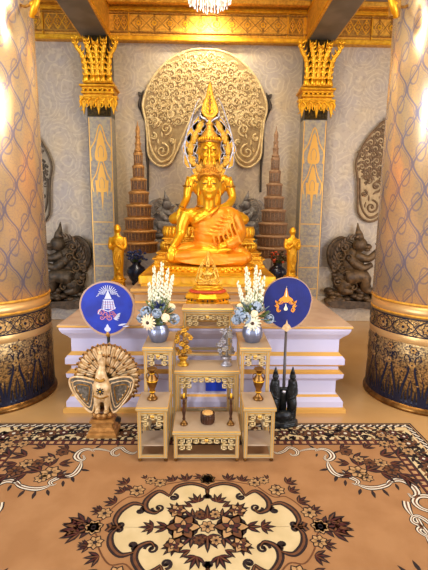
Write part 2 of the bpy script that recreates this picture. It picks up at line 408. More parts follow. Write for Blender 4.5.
# ------------------------------------------------------------------ big columns
RC = .455
SATG = mat('satin_gold_band', '#dcb070', .6, .35)
def make_column():
    t = thing('round_column', (0, 0, -.01), '', 'column')
    mb = MB(); mb.lathe([(RC, .80), (RC, 4.13)], m=COLM, n=96); mb.build('shaft', t)
    mb = MB()
    mb.lathe([(RC+.0, .045), (RC+.0, .80)], m=mat('column_filigree', '#c9a468', .7, .3, '#5a4a3c', 70, .3, 120), n=96)
    mb.lathe([(RC+.003, .755), (RC+.006, .76), (RC+.006, .768), (RC+.003, .772)], m=GOLDP, n=96)
    mb.lathe([(RC+.003, .842), (RC+.008, .847), (RC+.008, .857), (RC+.003, .862)], m=GOLDP, n=96)
    mb.lathe([(RC+.002, .74), (RC+.002, .845)], m=SATG, n=96)
    mb.lathe([(RC+.002, .545), (RC+.004, .55), (RC+.004, .60), (RC+.002, .605)], m=SATG, n=96)
    d = Draw(mb, lambda u, v, h: ((RC+.003+h)*cos(u/RC), (RC+.003+h)*sin(u/RC), v), .0012)
    U = 2*PI*RC
    # diamond band
    nb = 16; w = U/nb
    NAV = mat('column_navy_enamel', '#12172f', .3, .35); CRG = mat('column_pale_gold', '#d8b070', .7, .35, '#a97c3c', 60)
    for i in range(nb):
        c = w*(i+.5)
        d.ribbon([(c-w/2, .67), (c, .735), (c+w/2, .67), (c, .61)], .007, NAV, 2, 3, 0, True)
        d.flower(c, .672, .05, NAV, CRG, NAV, 3, 8, 0); d.flower(c+w/2, .715, .022, NAV, CRG, NAV, 3, 4); d.flower(c+w/2, .63, .022, NAV, CRG, NAV, 3, 4)
    for zz in (.742, .608): d.ribbon([(U*i/96, zz) for i in range(97)], .008, NAV, 2, 0)
    # lotus petals
    for i in range(nb):
        c = w*(i+.5)
        for q in (-1, 1):
            d.ribbon([(c+q*w*.10, .05), (c+q*w*.16, .18), (c+q*w*.36, .32), (c+q*w*.40, .42), (c+q*w*.24, .46), (c+q*w*.16, .42), (c+q*w*.27, .40)], [.022, .02, .014, .010, .008, .006, .004], NAV, 2)
            d.ribbon([(c+q*w*.50, .05), (c+q*w*.42, .16), (c+q*w*.5, .26)], [.022, .012, .004], NAV, 2)
            d.ribbon([(c+q*w*.30, .05), (c+q*w*.27, .13), (c+q*w*.3, .17)], [.03, .012, .004], NAV, 2)
        d.ribbon([(c, .05), (c, .25)], [.03, .003], NAV, 2)
        for k in range(9): d.leaf(c+(rnd.random()-.5)*w*.3, .22+k*.027, rnd.random()*PI*2, .03, .010, NAV if k % 2 else CRG, 3)
        d.flower(c+w/2, .50, .035, NAV, CRG, NAV, 3, 6); d.flower(c+w/2, .38, .03, CRG, CRG, NAV, 3, 6)
        for k in range(14): d.leaf(c+w/2+(rnd.random()-.5)*w*.5, .30+rnd.random()*.24, rnd.random()*PI*2, .028, .009, NAV, 2)
    mb.build('patterned_base', t)
    mb = MB(); mb.lathe([(RC+.018, 0), (RC+.024, .010), (RC+.022, .028), (RC+.008, .036), (RC+.005, .05), (RC, .05)], m=BRASS, n=96)
    mb.lathe([(RC+.004, .045), (RC+.004, .09)], m=NAV, n=96); mb.build('base_ring', t)
    return t
c1 = make_column(); c1.location = (-1.787, 3.36, -.01); c2 = copy_tree(c1); c2.location = (1.87, 3.36, -.01); c2.rotation_euler.z = .5
c1['label'] = 'massive gilded round column at the left edge of the photo, beside the peacock statue'
c2['label'] = 'massive gilded round column at the right edge of the photo'
# small gilt bracket flames at the tops of columns
for s, c in ((-1, c1), (1, c2)):
    bx, bz = at(36 if s < 0 else 392, 14, 3.2)
    t = thing('gilt_bracket', (bx, 3.2, bz-.02), 'small gilded flame bracket fixed near the top of the %s round column' % ('left' if s < 0 else 'right'), 'bracket')
    mb = MB()
    mb.tube([(s*.03, 0, 0), (0, -.03, .04), (-s*.03, -.04, .1), (-s*.01, -.03, .16), (s*.02, -.02, .24)], [.02, .025, .02, .014, .004], GOLDS, 8, 4)
    mb.tube([(s*.03, 0, .08), (-s*.04, -.03, .10), (-s*.045, -.03, .15)], [.02, .012, .003], GOLDS, 8, 4)
    mb.box(s*.0-.02, s*.0+.05 if s > 0 else .02, -.02, .02, 0, .2, GOLDD); mb.build('flame_scroll', t)
    mb = MB(); mb.tube([(s*.0, .0, .10), (s*.08, .03, .08), (s*.13, .05, .10)], .010, GOLDD, 8, 3); mb.build('arm', t)

# ------------------------------------------------------------------ pilasters with capitals
def make_pilaster(s):
    t = thing('pilaster', (s*1.41, WY, -.01), '', 'pilaster', 'wall pilasters')
    mb = MB(); mb.box(-.155, .155, -.22, 0, 0, 2.76, mat('pilaster_mosaic', '#867f7c', .25, .4, '#a5997c', 30, .4, 80), .006)
    PG = mat('pilaster_gold_line', '#dca850', .5, .4)
    d = Draw(mb, lambda u, v, h: (u, -.222-h, v), .001)
    for q in (-1, 1): d.ribbon([(q*.143, .05), (q*.143, 2.74)], .012, PG, 1, 0)
    def fig(z, h, w):   # worshipping deity inside a pointed flame
        d.ribbon([(-w*.5, z), (-w*.55, z+h*.3), (-w*.3, z+h*.55), (0, z+h), (w*.3, z+h*.55), (w*.55, z+h*.3), (w*.5, z)], .016, PG, 1, 4)
        d.poly(catmull([(-w*.22, z), (-w*.33, z+h*.14), (-w*.24, z+h*.4), (0, z+h*.86), (w*.24, z+h*.4), (w*.33, z+h*.14), (w*.22, z)], 3, True), PG, 2)
        d.disc(0, z+h*.25, w*.3, PG, 3); d.ribbon([(-w*.12, z+h*.1), (-w*.14, z+h*.3), (0, z+h*.42), (w*.14, z+h*.3), (w*.12, z+h*.1)], .007, STONE, 4, 3)
    fig(2.20, .46, .25); fig(1.80, .44, .23)
    d.poly([(-.03, 1.9), (0, 1.55), (.03, 1.9)], PG, 1); 
    for q in (-1, 1): d.poly([(q*.05, 1.95), (q*.07, 1.72), (q*.09, 1.95)], PG, 1)
    for i in range(8): z = .35+i*.15; d.ribbon([(-.13, z), (.13, z)], .012, PG if i % 2 else STONE, 1, 0)
    mb.build('shaft', t)
    # capital
    mb = MB(); mb.box(-.15, .15, -.24, 0, 2.76, 3.72, MIRR)
    mb.build('capital_core', t)
    mb = MB()
    for z0, z1, w in ((2.98, 3.02, .185), (3.02, 3.05, .21), (3.07, 3.10, .2), (3.10, 3.13, .225), (3.15, 3.19, .19)):
        mb.box(-w, w, -.24-(w-.15), 0, z0, z1, GOLD, .006)
    for i in range(7): mb.ball((-.18+i*.06, -.29, 3.06), .02, GOLDS, 8, 6)
    mb.build('capital_moulding', t)
    # hanging leaves
    mb = MB()
    for i in range(5):
        x = -.19+i*.095; lo = .20 if i % 2 == 0 else .14
        mb.prism([(x-.05, 3.0), (x-.045, 2.93), (x-.02, 2.97-lo*.55), (x, 2.97-lo), (x+.02, 2.97-lo*.55), (x+.045, 2.93), (x+.05, 3.0)], -.27, -.245, GOLD)
        for q in (-1, 1): mb.tube([(x, -.275, 2.97), (x+q*.04, -.285, 2.93), (x+q*.03, -.29, 2.88), (x+q*.045, -.30, 2.85)], [.014, .012, .009, .003], GOLDS, 6, 3)
    for q in (-1, 1): mb.tube([(q*.17, -.2, 3.0), (q*.22, -.22, 2.93), (q*.20, -.22, 2.86), (q*.24, -.24, 2.82)], [.02, .02, .012, .003], GOLD, 6, 4)
    mb.build('hanging_leaf_fringe', t)
    # upright fronds, one part each
    fx = [-.20, -.085, 0, .085, .20]
    for i, x in enumerate(fx):
        mb = MB(); out = x*.45; y0 = -.27; top = 3.70 if abs(x) > .1 else (3.66 if x else 3.60)
        sp = [(x*.75, y0+.03, 3.16), (x*.72, y0, 3.3), (x*.85, y0-.02, 3.46), (x+out*.5, y0-.05, 3.58), (x+out*.62, y0-.07, top)]
        mb.tube(sp, [.028, .030, .028, .026, .004], GOLD, 8, 5, .7)
        q3 = catmull(sp, 5)
        for j in range(3, len(q3)-2, 2):
            p = q3[j]
            for q in (-1, 1):
                mb.tube([(p[0], p[1], p[2]), (p[0]+q*.032, p[1]-.015, p[2]+.02), (p[0]+q*.042, p[1]-.024, p[2]+.06)], [.017, .013, .002], GOLDS, 5)
        mb.ball((x*.75, y0, 3.2), (.04, .025, .05), GOLDS, 10, 6)
        mb.build('lotus_frond', t)
    return t
pl = make_pilaster(-1); pl['label'] = 'grey mosaic wall pilaster with gilded lotus capital, left of the golden statues'
pr = copy_tree(pl); pr.location.x = 1.41; pr['label'] = 'grey mosaic wall pilaster with gilded lotus capital, right of the golden statues'

# ------------------------------------------------------------------ wall reliefs
def tree_relief(X, dz, m, mg, me, label, seed):
    r2 = random.Random(seed)
    t = thing('tree_relief', (X, WY-.004, 0), label, 'wall relief')
    def q(px, py): x, z = at(px, py, WY-.06); return (x-at(205, 100, WY-.06)[0], z+dz)
    half = [(205, 49), (222, 51), (240, 60), (255, 76), (264, 94), (267, 108), (264, 122), (262, 140), (260, 158), (250, 167), (240, 165), (234, 155), (228, 140), (222, 125), (216, 112), (205, 104)]
    R = [q(*p) for p in half]; pts = R+[(-x, z) for x, z in R[::-1][1:-1]]
    ol = catmull(pts, 3, True)
    mb = MB(); n = len(ol)
    # front plate with bevelled rim
    cz = sum(p[1] for p in ol)/n
    vs = [(x, 0, z) for x, z in ol]+[(x, -.05, z) for x, z in ol]
    mb.add(vs, [tuple(range(n, 2*n))]+[((i+1) % n, i, n+i, n+(i+1) % n) for i in range(n)], mg)
    mb.build('relief_ground', t)
    mb = MB(); d = Draw(mb, lambda u, v, h: (u, -.05-h, v), .001)
    d.ribbon(ol, .03, m, 1, 0, .02, True)
    # leaf clouds in the crown
    def inside(x, z):
        c = False; j = n-1
        for i in range(n):
            (xi, zi), (xj, zj) = ol[i], ol[j]
            if (zi > z) != (zj > z) and x < (xj-xi)*(z-zi)/(zj-zi)+xi: c = not c
            j = i
        return c
    z0 = q(205, 118)[1]; z1 = q(205, 50)[1]; cnt = 0
    nr = 10
    for i in range(nr):
        z = z0+(z1-z0)*i/nr; k = 9
        for j in range(-k, k+1):
            x = (j+.5*(i % 2))*.125+r2.uniform(-.03, .03); zz = z-.10*abs(x)+r2.uniform(-.02, .02)
            if not (inside(x-.05, zz-.04) and inside(x+.05, zz+.05)): continue
            sgn = 1 if x > 0 else -1
            d.curl(x, zz, .05, PI/2+sgn*.6, sgn*1.15, .016, m, 1, .018)
            d.curl(x+sgn*.05, zz-.03, .028, -PI/2, -sgn*1.0, .012, m, 1, .015)
            for k in range(5): aa = PI/2+sgn*(1.2-.55*k); d.disc(x+.058*cos(aa), zz+.058*sin(aa), .017, m, 1, 8, .016)
            d.ribbon([(x+.075*cos(PI/2+sgn*(1.5-.3*k)), zz+.075*sin(PI/2+sgn*(1.5-.3*k))) for k in range(10)], .008, m, 1, 0, .008)
    # big S scrolls in the two lobes
    for s in (-1, 1):
        for (px, py, r, tr) in ((247, 152, .10, 1.3), (244, 130, .085, -1.3), (256, 138, .05, 1.2), (255, 122, .055, -1.2), (240, 116, .06, 1.2), (238, 142, .04, -1.2)):
            x, z = q(px, py); d.curl(s*x, z, r, (PI/2 if tr > 0 else -PI/2), s*tr, .03, m, 1, .024)
        a = [q(262, 122), q(258, 150), q(248, 163), q(237, 156), q(234, 140)]
        d.ribbon([(s*x, z) for x, z in a], [.02, .03, .034, .03, .012], m, 1, 5, .024)
        for k in range(7):
            x, z = q(236+k*3.6, 118+(k*7 % 40)); d.leaf(s*x, z, PI/2+s*r2.uniform(-.8, .8), .09, .03, m, 1, .015)
    mb.build('carved_foliage', t)
    for s in (-1, 1) if me else ():
        mb = MB(); d = Draw(mb, lambda u, v, h: (u, -h, v), .001)
        P = [q(266, 92), q(270, 104), q(268, 112), q(265, 118), q(263, 126)]
        d.ribbon([(s*(x+.01), z) for x, z in P], [.01, .05, .03, .05, .01], me, 1, 4, .04)
        P = [q(262.5, 118), q(262, 150), q(260.5, 168), q(260, 192)]
        d.ribbon([(s*(x+.014), z) for x, z in P], [.04, .042, .034, .03], me, 1, 4, .035)
        x, z = q(268, 98); d.leaf(s*x, z, PI/2-s*.7, .09, .06, me, 1, .04); x, z = q(266, 112); d.leaf(s*x, z, PI/2-s*1.0, .08, .055, me, 1, .04)
        mb.build('dark_side_stem', t)
    return t
cx0 = at(205, 100, WY-.06)[0]
tree_relief(cx0, 0, STONELIT, mat('relief_ground_shade', '#9c8459', .1, .65, '#8a7048', 20, .5, 60), DARKL, 'spade-shaped carved bodhi tree relief on the wall behind the golden statues', 1)  # lighter foliage on darker ground paints shade into the carving gaps
tree_relief(-2.96, -.8, mat('carved_relief_grey', '#5f4f3a', .2, .55, '#463a2a', 14, .6, 60), mat('relief_ground_grey', '#95866e', .0, .6, '#85765e', 20), None, 'carved tree relief on the wall half hidden by the left round column', 2)
tree_relief(2.88, -.72, mat('carved_relief_tan', '#806342', .2, .55, '#664c30', 14, .6, 60), mat('relief_ground_tan', '#b0966a', .0, .6, '#9f855c', 20), None, 'carved tree relief on the wall half hidden by the right round column', 3)

def guardian(X, Z, sc, flip, m, md, label, base=True):
    """crouching winged lion-like guardian in high relief, pointed helmet"""
    t = thing('guardian_relief', (X, WY-(.035 if sc > 1 else .018)-.03*sc, Z), label, 'wall relief'); s = -1 if flip else 1
    mb = MB(); S = Matrix.Diagonal((s*sc, sc, sc, 1)); mb.T = S
    # torso, haunch, limbs
    mb.ball((.02, -.03, .42), (.15, .08, .17), m, 14, 10); mb.ball((.08, -.03, .24), (.17, .08, .13), m, 14, 10)
    mb.ball((-.05, -.06, .62), (.085, .07, .085), m, 14, 10)                      # head
    mb.ball((-.13, -.08, .60), (.05, .05, .035), m, 10, 8); mb.ball((-.13, -.07, .565), (.04, .04, .02), m, 10, 8)
    mb.tube([(-.04, -.05, .68), (-.035, -.05, .74), (-.02, -.05, .79), (-.01, -.05, .87)], [.06, .045, .025, .004], m, 10)  # helmet
    mb.tube([(.0, -.06, .50), (-.14, -.09, .46), (-.22, -.1, .53), (-.25, -.1, .58)], [.06, .045, .035, .025], m, 10, 4)
    for k in range(4): mb.tube([(-.25, -.1, .57), (-.275+.01*k, -.12, .60), (-.26+.02*k, -.12, .64)], [.016, .013, .005], m, 6)
    mb.tube([(.08, -.06, .48), (-.06, -.12, .36), (-.18, -.12, .40)], [.06, .05, .03], m, 10, 4)
    mb.tube([(.1, -.08, .24), (-.1, -.12, .26), (-.12, -.12, .12), (-.2, -.13, .09)], [.1, .075, .05, .03], m, 10, 4)
    mb.tube([(.1, -.08, .18), (.14, -.1, .1), (.02, -.12, .08)], [.09, .06, .03], m, 10, 4)
    mb.build('body', t)
    mb = MB(); mb.T = S
    # sweeping wing / tail plumage
    for k in range(7):
        r = 1-.1*k
        mb.tube([(.1, -.02-.008*k, .2), (.1+.16*r, -.03, .36), (.1+.2*r, -.03, .56), (.08+.10*r, -.03, .70*(.75+.25*r)), (.02, -.03, .66-.03*k)], [.02, .022, .02, .016, .006], md if k % 2 else m, 6, 5)
    dd = Draw(mb, lambda u, v, h: (u, -.125-h, v), .001); HL = STONE if md is STONE else BRONZE2
    for (cx_, cz_, r_, tn) in ((.08, .24, .09, 1.3), (.16, .36, .06, -1.2), (.0, .40, .05, 1.2), (.2, .5, .07, 1.3), (.24, .36, .05, -1.2), (.14, .6, .06, -1.3), (.02, .14, .06, 1.2), (.2, .2, .06, -1.2), (.1, .48, .045, 1.1), (-.12, .2, .05, -1.2)): dd.curl(cx_, cz_, r_, cx_*9, tn, .018, HL, 1, .02)
    for k in range(16): dd.leaf(.05+.2*cos(-.9+k*.17), .42+.28*sin(-.9+k*.17), -.9+k*.17+.9, .07, .03, HL if k % 2 else md, 1, .015)
    mb.build('scrolled_wing', t)
    mb = MB(); mb.T = S; r2 = random.Random(5)
    for i in range(34):
        x = -.27+r2.random()*.56; z = -.04+r2.random()*.26*(1-abs(x)*1.6)
        mb.ball((x, -.06, z), (.06, .07, .035), m if i % 3 else md, 8, 6)
    mb.prism([(-.28, -.05), (-.32, -.08), (-.26, -.14), (-.1, -.11), (.05, -.13), (.24, -.11), (.32, -.04), (.2, -.02)], -.12, .02, md)
    mb.build('cloud_base', t)
    return t
x, z = at(66, 297, WY-.1); guardian(x, z, 1.22, False, mat('bronze_dark', '#5c4c38', .35, .5, '#332a1e', 14, .6, 60), DARK, 'dark crouching winged guardian relief low on the wall beside the left round column')
x, z = at(351, 297, WY-.1); guardian(x, z, 1.22, True, BRONZE2, DARK, 'brown crouching winged guardian relief low on the wall beside the right round column').rotation_euler.z = 0
GST = mat('grey_carved_stone', '#8d8886', .05, .6, '#6a6664', 16, .6, 60)
x, z = at(168, 240, WY-.1); guardian(x-.05, z, .78, True, GST, STONE, 'grey stone guardian relief on the wall left of the seated statues')
x, z = at(243, 240, WY-.1); guardian(x+.07, z, .78, False, GST, STONE, 'grey stone guardian relief on the wall right of the seated statues')

# ------------------------------------------------------------------ white platform
PY = 2.97
t = thing('altar_platform', (0, 0, -.01), 'wide white moulded altar platform with gold lines and beige stone top', 'platform')
mb = MB(); x0, x1 = -1.10, 1.08
prof = [(0, 0, PGOLD), (0, .03, PGOLD), (.02, .04, WHITEP), (.02, .085, WHITEP), (.045, .115, PGOLD), (.06, .13, WHITEP), (.07, .14, WHITEP), (.07, .24, WHITEP), (.06, .25, WHITEP),
        (.03, .275, WHITEP), (.025, .31, PGOLD), (.045, .32, PGOLD), (.06, .335, WHITEP), (.06, .36, PGOLD), (.035, .375, PGOLD), (.025, .385, WHITEP), (.025, .43, WHITEP), (.04, .45, PGOLD), (.055, .465, PGOLD), (.065, .475, WHITEP),
        (.065, .575, WHITEP), (.045, .60, WHITEP), (.015, .63, WHITEP), (.0, .66, WHITEP), (0, .675, PGOLD), (-.01, .683, PGOLD), (-.01, .695, MARB)]
mb.mold(x0, x1, PY, WY-.03, prof); mb.build('moulded_body', t)
mb = MB(); mb.box(x0-.005, x1+.005, PY-.005, WY-.03, .6955, .70, MARB); mb.build('stone_top', t)
PT = .69
t = thing('inner_plinth', (0, 3.6, PT), 'beige stepped plinth with gold edges carrying the golden statues', 'plinth')
mb = MB(); BG = mat('plinth_beige', '#b9966c', .1, .4, '#a8845c', 5)
mb.mold(-.68, .68, 0, 2.1, [(0, 0, BG), (0, .03, PGOLD), (.02, .045, BG), (.03, .06, BG), (.03, .10, PGOLD), (.01, .12, BG), (0, .135, PGOLD), (0, .16, BG)]); mb.build('moulded_block', t)
# yellow cloth covered slab
mb = MB(); n = 60
def cloth(x0, x1, y0, y1, zt, drop, m):
    vs = []; pts = []
    per = [(x0+(x1-x0)*i/n, y0) for i in range(n)]+[(x1, y0+(y1-y0)*i/20) for i in range(20)]+[(x1-(x1-x0)*i/n, y1) for i in range(n)]+[(x0, y1-(y1-y0)*i/20) for i in range(20)]
    N = len(per); cx = (x0+x1)/2; cy = (y0+y1)/2
    for (u, z) in ((0, zt), (.006, zt-.01), (.006, zt-drop)):
        for i, (x, y) in enumerate(per):
            w = u+(.012*sin(i*1.3)+.006*sin(i*2.9) if z < zt-.02 else 0)
            dx = -w if x <= x0 else (w if x >= x1 else 0); dy = -w if y <= y0 else (w if y >= y1 else 0)
            vs.append((x+dx, y+dy, z+(0 if z > zt-.02 else .008*sin(i*.7))))
    fs = [tuple(range(N))]
    for r in range(2):
        for i in range(N): fs.append((r*N+i, r*N+(i+1) % N, (r+1)*N+(i+1) % N, (r+1)*N+i))
    mb.add(vs, fs, m, True)
cloth(-.62, .62, 3.72, 5.35, .95, .075, YEL)
mb.box(-.61, .61, 3.73, 5.34, .85, .945, YEL)
tag(mb.build('yellow_cloth_slab'), 'bright yellow cloth draped over the slab under the golden statues', 'cloth')

# ------------------------------------------------------------------ seated statues
def lotus_base(name, parent, tiers, cy, m=GOLD):
    mb = MB()
    for (rx, ry, z0, z1, kind) in tiers:
        if kind == 'box': 
            w = min(.02, (z1-z0)/3); mb.mold(-rx, rx, cy-ry, cy+ry, [(0, z0, m), (0, z0+w, m), (w, z0+w*1.5, m), (w, z1-w, m), (0, z1-w*.5, m), (0, z1, m)])
        else:
            mb.lathe([(rx, z0), (rx*1.0, z0+(z1-z0)*.25), (rx*.93, (z0+z1)/2), (rx, z1)], (0, cy, 0), m, 48, 1, ry/rx)
            N = 44
            for i in range(N):
                a = 2*PI*i/N; c = Vector((rx*.97*cos(a), cy+ry*.97*sin(a), 0))
                mb.ball((c.x, c.y, z0+(z1-z0)*.5), (rx*.055, ry*.085, (z1-z0)*.5), GOLDS if i % 2 else m, 8, 6)
    return mb.build(name, parent)

def seated(root, W, skin, robe, royal, tall=1.0, voxel=.011, bodymats=None):
    ax = .84 if royal else 1.0; HT = Matrix.Translation((0, 0, .77)) @ Matrix.Diagonal((1.10, 1.08, 1.24, 1)) @ Matrix.Translation((0, 0, -.77))
    def sc(mb): mb.T = Matrix.Scale(W, 4); return mb
    # --- body
    b = sc(MB())
    b.ball((0, .05, .14), (.25, .18, .15), skin, 16, 12); b.ball((0, .05, .32), (.165, .125, .2), skin, 16, 12)
    b.ball((0, .045, .50), (.225, .13, .17), skin, 16, 12)
    b.T = b.T @ Matrix.Diagonal((ax, 1, 1, 1))
    for q in (-1, 1): b.ball((q*.225, .05, .585), (.09, .085, .075), skin, 14, 10); b.ball((q*.10, -.03, .53), (.10, .06, .075), skin, 14, 10)
    b.T = Matrix.Scale(W, 4)
    b.tube([(0, .05, .56), (0, .04, .66), (0, .02, .80)], [.13, .072, .075], skin, 14)
    for q in (-1, 1):
        b.tube([(q*.1, .06, .11), (q*.3, -.02, .10), (q*.44, -.12, .085)], [.13, .115, .08], skin, 14, 3)
        b.ball((q*.445, -.13, .08), (.075, .075, .07), skin, 12, 8)
    b.tube([(.44, -.14, .07), (.2, -.22, .07), (-.08, -.25, .075)], [.075, .07, .05], skin, 12, 3)
    b.tube([(-.44, -.14, .09), (-.2, -.24, .12), (.1, -.26, .15)], [.075, .07, .045], skin, 12, 3)
    b.tube([(.06, -.26, .15), (.2, -.25, .175), (.27, -.24, .18)], [.045, .038, .02], skin, 10, 3, .7)
    b.T = b.T @ Matrix.Diagonal((ax, 1, 1, 1))
    b.tube([(-.27, .05, .60), (-.325, .04, .47), (-.35, .02, .34), (-.40, -.1, .25), (-.43, -.19, .20)], [.085, .075, .058, .052, .036], skin, 12, 3)
    b.ball((-.445, -.225, .165), (.045, .03, .05), skin, 12, 8)
    # left arm, hand in the lap
    b.tube([(.27, .05, .60), (.335, .05, .47), (.365, .03, .35), (.27, -.1, .25), (.12, -.2, .21)], [.085, .072, .06, .055, .038], skin, 12, 3)
    b.ball((.05, -.23, .20), (.075, .055, .025), skin, 12, 8)
    # fingers
    for k in range(4):
        y = -.205-.0*k; x = -.475+.021*k; L = (.075, .09, .095, .085)[k]
        b.tube([(x, -.235, .15), (x-.006, -.262, .12), (x-.006, -.262, .15-L-.02)], [.013, .012, .009], skin, 8)
        b.tube([(.0, -.255+.017*k, .205), (-.05, -.26+.017*k, .208), (-.09+.004*abs(k-1), -.255+.017*k, .214)], [.012, .011, .008], skin, 8)
    b.tube([(-.42, -.22, .17), (-.395, -.235, .13), (-.39, -.24, .09)], [.015, .013, .009], skin, 8)
    b.tube([(.06, -.27, .21), (.02, -.285, .225), (-.02, -.275, .235)], [.015, .013, .009], skin, 8)
    # head
    b.T = Matrix.Scale(W, 4) @ HT
    b.ball((0, .0, .915), (.112, .125, .14), skin, 20, 14); b.ball((0, -.025, .845), (.088, .09, .085), skin, 16, 12); b.ball((0, -.09, .785), (.032, .025, .022), skin, 12, 8)
    b.tube([(0, -.118, .955), (0, -.138, .915), (0, -.158, .885)], [.011, .014, .020], skin, 10)
    for q in (-1, 1):
        b.ball((q*.016, -.14, .880), (.013, .013, .010), skin, 8, 6)
        b.ball((q*.117, .01, .88), (.016, .03, .075), skin, 10, 8); b.ball((q*.120, .005, .815), (.012, .02, .04), skin, 8, 8)
        b.ball((q*.048, -.105, .918), (.034, .022, .017), skin, 12, 8)
        b.tube([(q*.012, -.128, .945), (q*.04, -.126, .962), (q*.078, -.104, .952)], [.006, .008, .004], skin, 8, 3)
        b.ball((q*.05, -.085, .86), (.035, .03, .03), skin, 10, 8)
    b.ball((0, -.118, .842), (.034, .014, .009), skin, 10, 6); b.ball((0, -.115, .826), (.026, .014, .010), skin, 10, 6)
    body = b.build('body', root, voxel*W, 2)
    # eyes and mouth lines
    for q in (-1, 1): e = sc(MB()); e.T = e.T @ HT; e.tube([(q*.018, -.127, .914), (q*.048, -.130, .908), (q*.078, -.117, .914)], [.0018, .0038, .0018], PEAD, 6, 3); e.build('eye_line', root, label='dark downcast eye line')
    e = sc(MB()); e.T = e.T @ HT; e.tube([(-.034, -.125, .837), (-.012, -.133, .833), (.012, -.133, .833), (.034, -.125, .837)], .0022, HAIR, 6, 2); e.build('mouth_line', root)
    # hair
    h = sc(MB()); h.T = h.T @ HT; h.ball((0, .022, .955), (.122, .128, .122), HAIR, 20, 14); h.ball((0, .03, 1.075), (.068, .068, .06), HAIR, 14, 10)
    for i in range(7):
        el = .18+i*.2; n = max(5, int(26*cos(el)))
        for j in range(n):
            a = 2*PI*j/n+i*.3; p = (.122*cos(el)*cos(a), .022+.128*cos(el)*sin(a), .955+.122*sin(el))
            if p[1] < -.03 and p[2] < .99: continue
            h.ball(p, .0125, HAIR, 6, 4)
    if not royal:
        for q in (-1, 1): h.tube([(q*.112, -.03, .95), (q*.10, -.075, .985), (q*.05, -.108, 1.0), (0, -.115, .992)], .014, HAIR, 8, 3)
        h.build('curled_hair', root)
        f = sc(MB()); f.T = f.T @ HT @ Matrix.Diagonal((1,1,.85,1)) @ Matrix.Translation((0,0,.12)); f.lathe([(.035, 1.11), (.05, 1.14), (.045, 1.18), (.028, 1.23), (.014, 1.29), (.002, 1.36)], (0, .03, 0), skin, 16)
        for k in range(8):
            a = 2*PI*k/8; f.tube([(.04*cos(a), .03+.04*sin(a), 1.13), (.062*cos(a), .03+.062*sin(a), 1.19), (.045*cos(a), .03+.045*sin(a), 1.25)], [.012, .01, .002], skin, 6, 3)
        f.build('flame_finial', root)
    else: h.build('curled_hair', root)
    return body

# big crowned statue
BY, BZ, BW = 4.78, 1.382, .87
root = thing('seated_statue', (0.015, BY, BZ), 'largest golden seated crowned statue with flaming halo, at the back of the altar', 'statue')
seated(root, BW, GOLDS, None, True)
S = Matrix.Scale(BW, 4)
# crown
mb = MB(); mb.T = S @ Matrix.Translation((0, 0, 1.36)) @ Matrix.Diagonal((1.08, 1.06, .83, 1)) @ Matrix.Translation((0, 0, -1.36))
mb.lathe([(.126, .965), (.134, .975), (.134, .995), (.126, 1.005), (.128, 1.02), (.118, 1.03)], (0, .015, 0), GOLDD, 28)
for k in range(14):
    a = PI+PI*k/13; mb.prism([], 0, 0, GOLD) if 0 else mb.ball((.13*cos(a), .015+.13*sin(a), 1.02), (.016, .016, .03), GOLDS, 8, 6)
mb.lathe([(.118, 1.03), (.11, 1.06), (.085, 1.09), (.088, 1.10), (.07, 1.13), (.052, 1.16), (.058, 1.17), (.058, 1.185), (.04, 1.20), (.034, 1.235), (.05, 1.25), (.05, 1.265), (.03, 1.28), (.026, 1.32), (.045, 1.335), (.045, 1.35), (.02, 1.36)], (0, .02, 0), GOLDP, 24)
mb.build('tiered_crown', root)
mb = MB(); mb.T = S
lf = catmull([(0, 1.35), (.05, 1.365), (.098, 1.42), (.085, 1.50), (.045, 1.60), (.0, 1.76), (-.045, 1.60), (-.085, 1.50), (-.098, 1.42), (-.05, 1.365)], 4, True)
mb.prism(lf, .0, .04, GOLDP)
d = Draw(mb, lambda u, v, h: (u, -h, v), .001)
d.ribbon(lf, .012, GOLDS, 1, 0, .008, True)
for k in range(6):
    zz = 1.39+k*.045; w = .07*(1-k/7)
    for q in (-1, 1): d.leaf(0, zz, PI/2-q*.8, w*1.15, .03, GOLDS, 1, .012)
d.leaf(0, 1.38, PI/2, .3, .05, GOLDD, 1, .012)
for q in (-1, 1): mb.tube([(q*.02, .01, 1.30), (q*.06, 0, 1.33), (q*.11, 0, 1.36), (q*.125, 0, 1.43)], [.014, .018, .012, .003], SILV, 6, 4)
mb.build('crown_finial', root)
